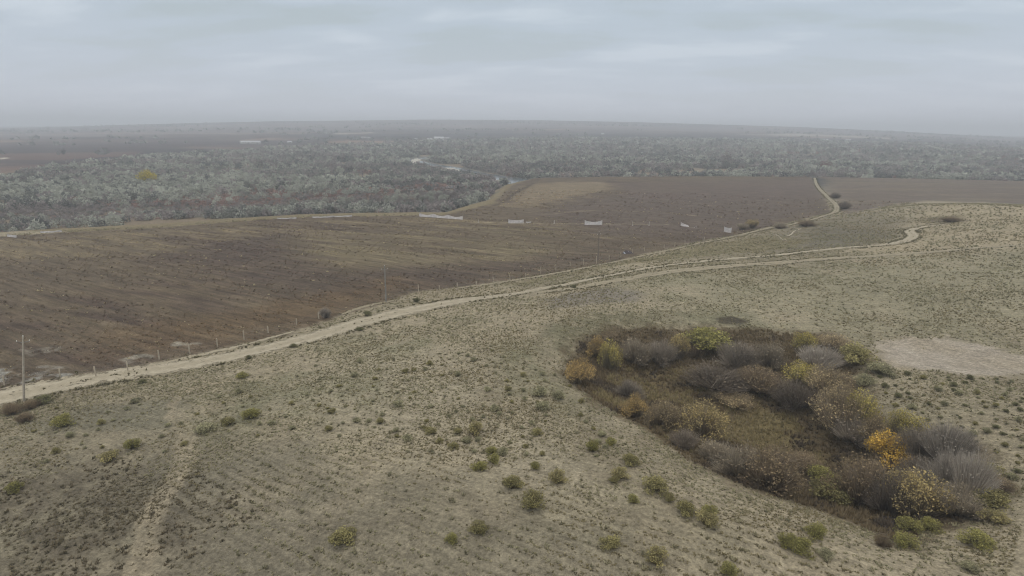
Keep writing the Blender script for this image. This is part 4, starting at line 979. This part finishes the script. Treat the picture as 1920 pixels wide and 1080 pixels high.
# pale fallen branches
brm = simple('bleached_wood', alb(176,166,148))
def branch(pts, label, rad=.16):
    P3 = at([q[0] for q in pts], [q[1] for q in pts]); o0 = P3[0]; loc = P3-o0
    S = spline(loc, .6); S[:,2] += .2+.15*np.sin(np.arange(len(S))*1.3); parts = [tube(list(S), np.linspace(rad, rad*.4, len(S)), 7)]
    for k in range(3, len(S)-2, 4):
        dv = rng.normal(size=3)*np.array([.9, .9, .3]); dv[2] = abs(dv[2]); parts.append(tube([S[k], S[k]+dv*.6, S[k]+dv+np.array([0, 0, .15])], [rad*.5, rad*.35, rad*.15], 5))
    me = pym('fallen_branch', *join(parts), brm)
    for pl in me.polygons: pl.use_smooth = True
    tag(link('fallen_branch', me, None, tuple(o0)), label, 'branch', 'bleached branches by the field track')
branch([(1475,444),(1483,441),(1488,435),(1497,432),(1502,429),(1495,429)], 'longer bleached curving branch lying on the grass by the field track', .24)
branch([(1474,452),(1466,450),(1461,445),(1454,441),(1447,441)], 'shorter bleached hooked branch left of the longer one', .2)
# debris heap with a pale sheet
p = at(1177, 475)[0]
e_ = empty('debris_heap', tuple(p), R(10)); g = np.random.default_rng(4)
vs = [(0, 0, .9)]; ring = []
for k, (rr_, zz) in enumerate(((.7, .75), (1.3, .35), (1.7, -.1))):
    for i in range(12): an = i*math.pi/6; vs.append((math.cos(an)*rr_*1.1*(1+.2*g.normal()), math.sin(an)*rr_*.8, zz*(1+.2*g.normal())))
fs = [(0, 1+i, 1+(i+1) % 12) for i in range(12)]+[(1+k*12+i, 13+k*12+i, 13+k*12+(i+1) % 12, 1+k*12+(i+1) % 12) for k in range(2) for i in range(12)]
link('heap', pym('heap', vs, fs, simple('dark_earth', alb(74,68,70))), e_)
vs = [(x_*.45-.2, y_*.35-.2, .95-.18*abs(x_)-.25*max(0, -y_)+.05*g.normal()) for x_ in range(-3, 4) for y_ in range(-2, 3)]; vs += [(a_, b_, c_-.03) for a_, b_, c_ in vs]
fs = [(i*5+j, (i+1)*5+j, (i+1)*5+j+1, i*5+j+1) for i in range(6) for j in range(4)]; fs += [tuple(v+35 for v in f[::-1]) for f in fs]
link('cover', pym('cover', vs, fs, simple('blue_grey_cover', alb(150,154,162))), e_); tag(e_, 'dark heap with pale blue grey cover beside the fence near the field track', 'debris')

# farm buildings
wallm = simple('limewashed_wall', alb(196,194,190), .06, .3); roofm = simple('pale_roof', alb(186,187,190), .1, .3); roofd = simple('grey_roof', alb(120,116,116), .15, .3); darkm = simple('door_dark', alb(70,66,64))
def farmhouse(x_, y_, wpx, hpx, dep, label, rmat=roofm, rz=0.):
    p = at(x_, y_)[0]; dist = math.hypot(p[0], p[1]); L = wpx*dist/F; hh = max(2.6, hpx*dist/F); e_ = empty('farm_building', tuple(p), -math.atan2(p[0], p[1])+rz)
    hw = hh*.68; link('wall', pym('wall', *boxes([((0, 0, hw/2-.5), (L, dep, hw+1), 0)]), wallm), e_)
    r_ = hh-hw; o = .4; z0 = hw+.01
    vs = [(-L/2-o, -dep/2-o, z0), (L/2+o, -dep/2-o, z0), (L/2+o, dep/2+o, z0), (-L/2-o, dep/2+o, z0), (-L/2-o, 0, z0+r_), (L/2+o, 0, z0+r_)]
    link('roof', pym('roof', vs, [(0, 1, 5, 4), (2, 3, 4, 5), (0, 4, 3), (1, 2, 5), (0, 3, 2, 1)], rmat), e_)
    link('door', pym('door', *boxes([((L*.2, -dep/2-.03, 1.1), (1.6, .1, 2.2), 0)]), darkm), e_)
    for k in (-.3, -.05): link('window', pym('window', *boxes([((L*k, -dep/2-.03, hw*.55), (1.2, .1, 1.1), 0)]), darkm), e_)
    tag(e_, label, 'farm building', 'white buildings in the far farmland')
farmhouse(461,269,17,4.5,12,'long white shed of the left farm, left half', rz=.2)
farmhouse(480,269,14,4.5,12,'white gabled building of the left farm, right half', rz=-.2)
farmhouse(543,268,7,3,10,'single small pale house right of the left farm')
farmhouse(680,259,11,3.5,14,'white house of the middle farm with dark roof', roofd)
farmhouse(692,259,8,2.2,10,'low white outbuilding right of the middle farm house')
farmhouse(779,261,6,2,10,'small lone white hut left of the right farm')
farmhouse(806,262,9,3,12,'low white shed, first building of the right farm')
farmhouse(823,262,17,5.5,18,'largest white building of the right farm')
farmhouse(838,261,8,3,10,'small white building at the end of the right farm')
farmhouse(1130,253,5,3,10,'tiny white building near the horizon beyond the wood')
farmhouse(1545,264,12,3,14,'long low white building beyond the wood, right of the road line')
farmhouse(1590,264,7,2.4,12,'faint white building right of the long low one')
farmhouse(1464,263,8,2.2,12,'faint white building left of the long low one')
farmhouse(1312,264,9,1.8,12,'faint pale shed beyond the wood near the pale strip')

# ------------------------------------------------------------------ haze
hm = bpy.data.materials.new('haze'); hm.use_nodes = True; t = hm.node_tree; t.nodes.clear()
o_ = N(t, 'ShaderNodeOutputMaterial'); pv = N(t, 'ShaderNodeVolumePrincipled'); pv.inputs['Color'].default_value = (.89, .935, 1, 1); pv.inputs['Density'].default_value = .00040; pv.inputs['Anisotropy'].default_value = .2
t.links.new(pv.outputs[0], o_.inputs['Volume'])
zmin = float(HG.min())-1.2; zmax = float(HG.max())+16; 
vs, fs = boxes([((0, 4400, (zmin+zmax)/2), (19200, 9900, zmax-zmin), 0)])
hz_o = link('haze', pym('haze', vs, fs, hm)); tag(hz_o, kind='stuff', label='thin pale autumn haze over the whole plain', cat='haze')
print('haze z', zmin, zmax, 'objects', len(bpy.data.objects))
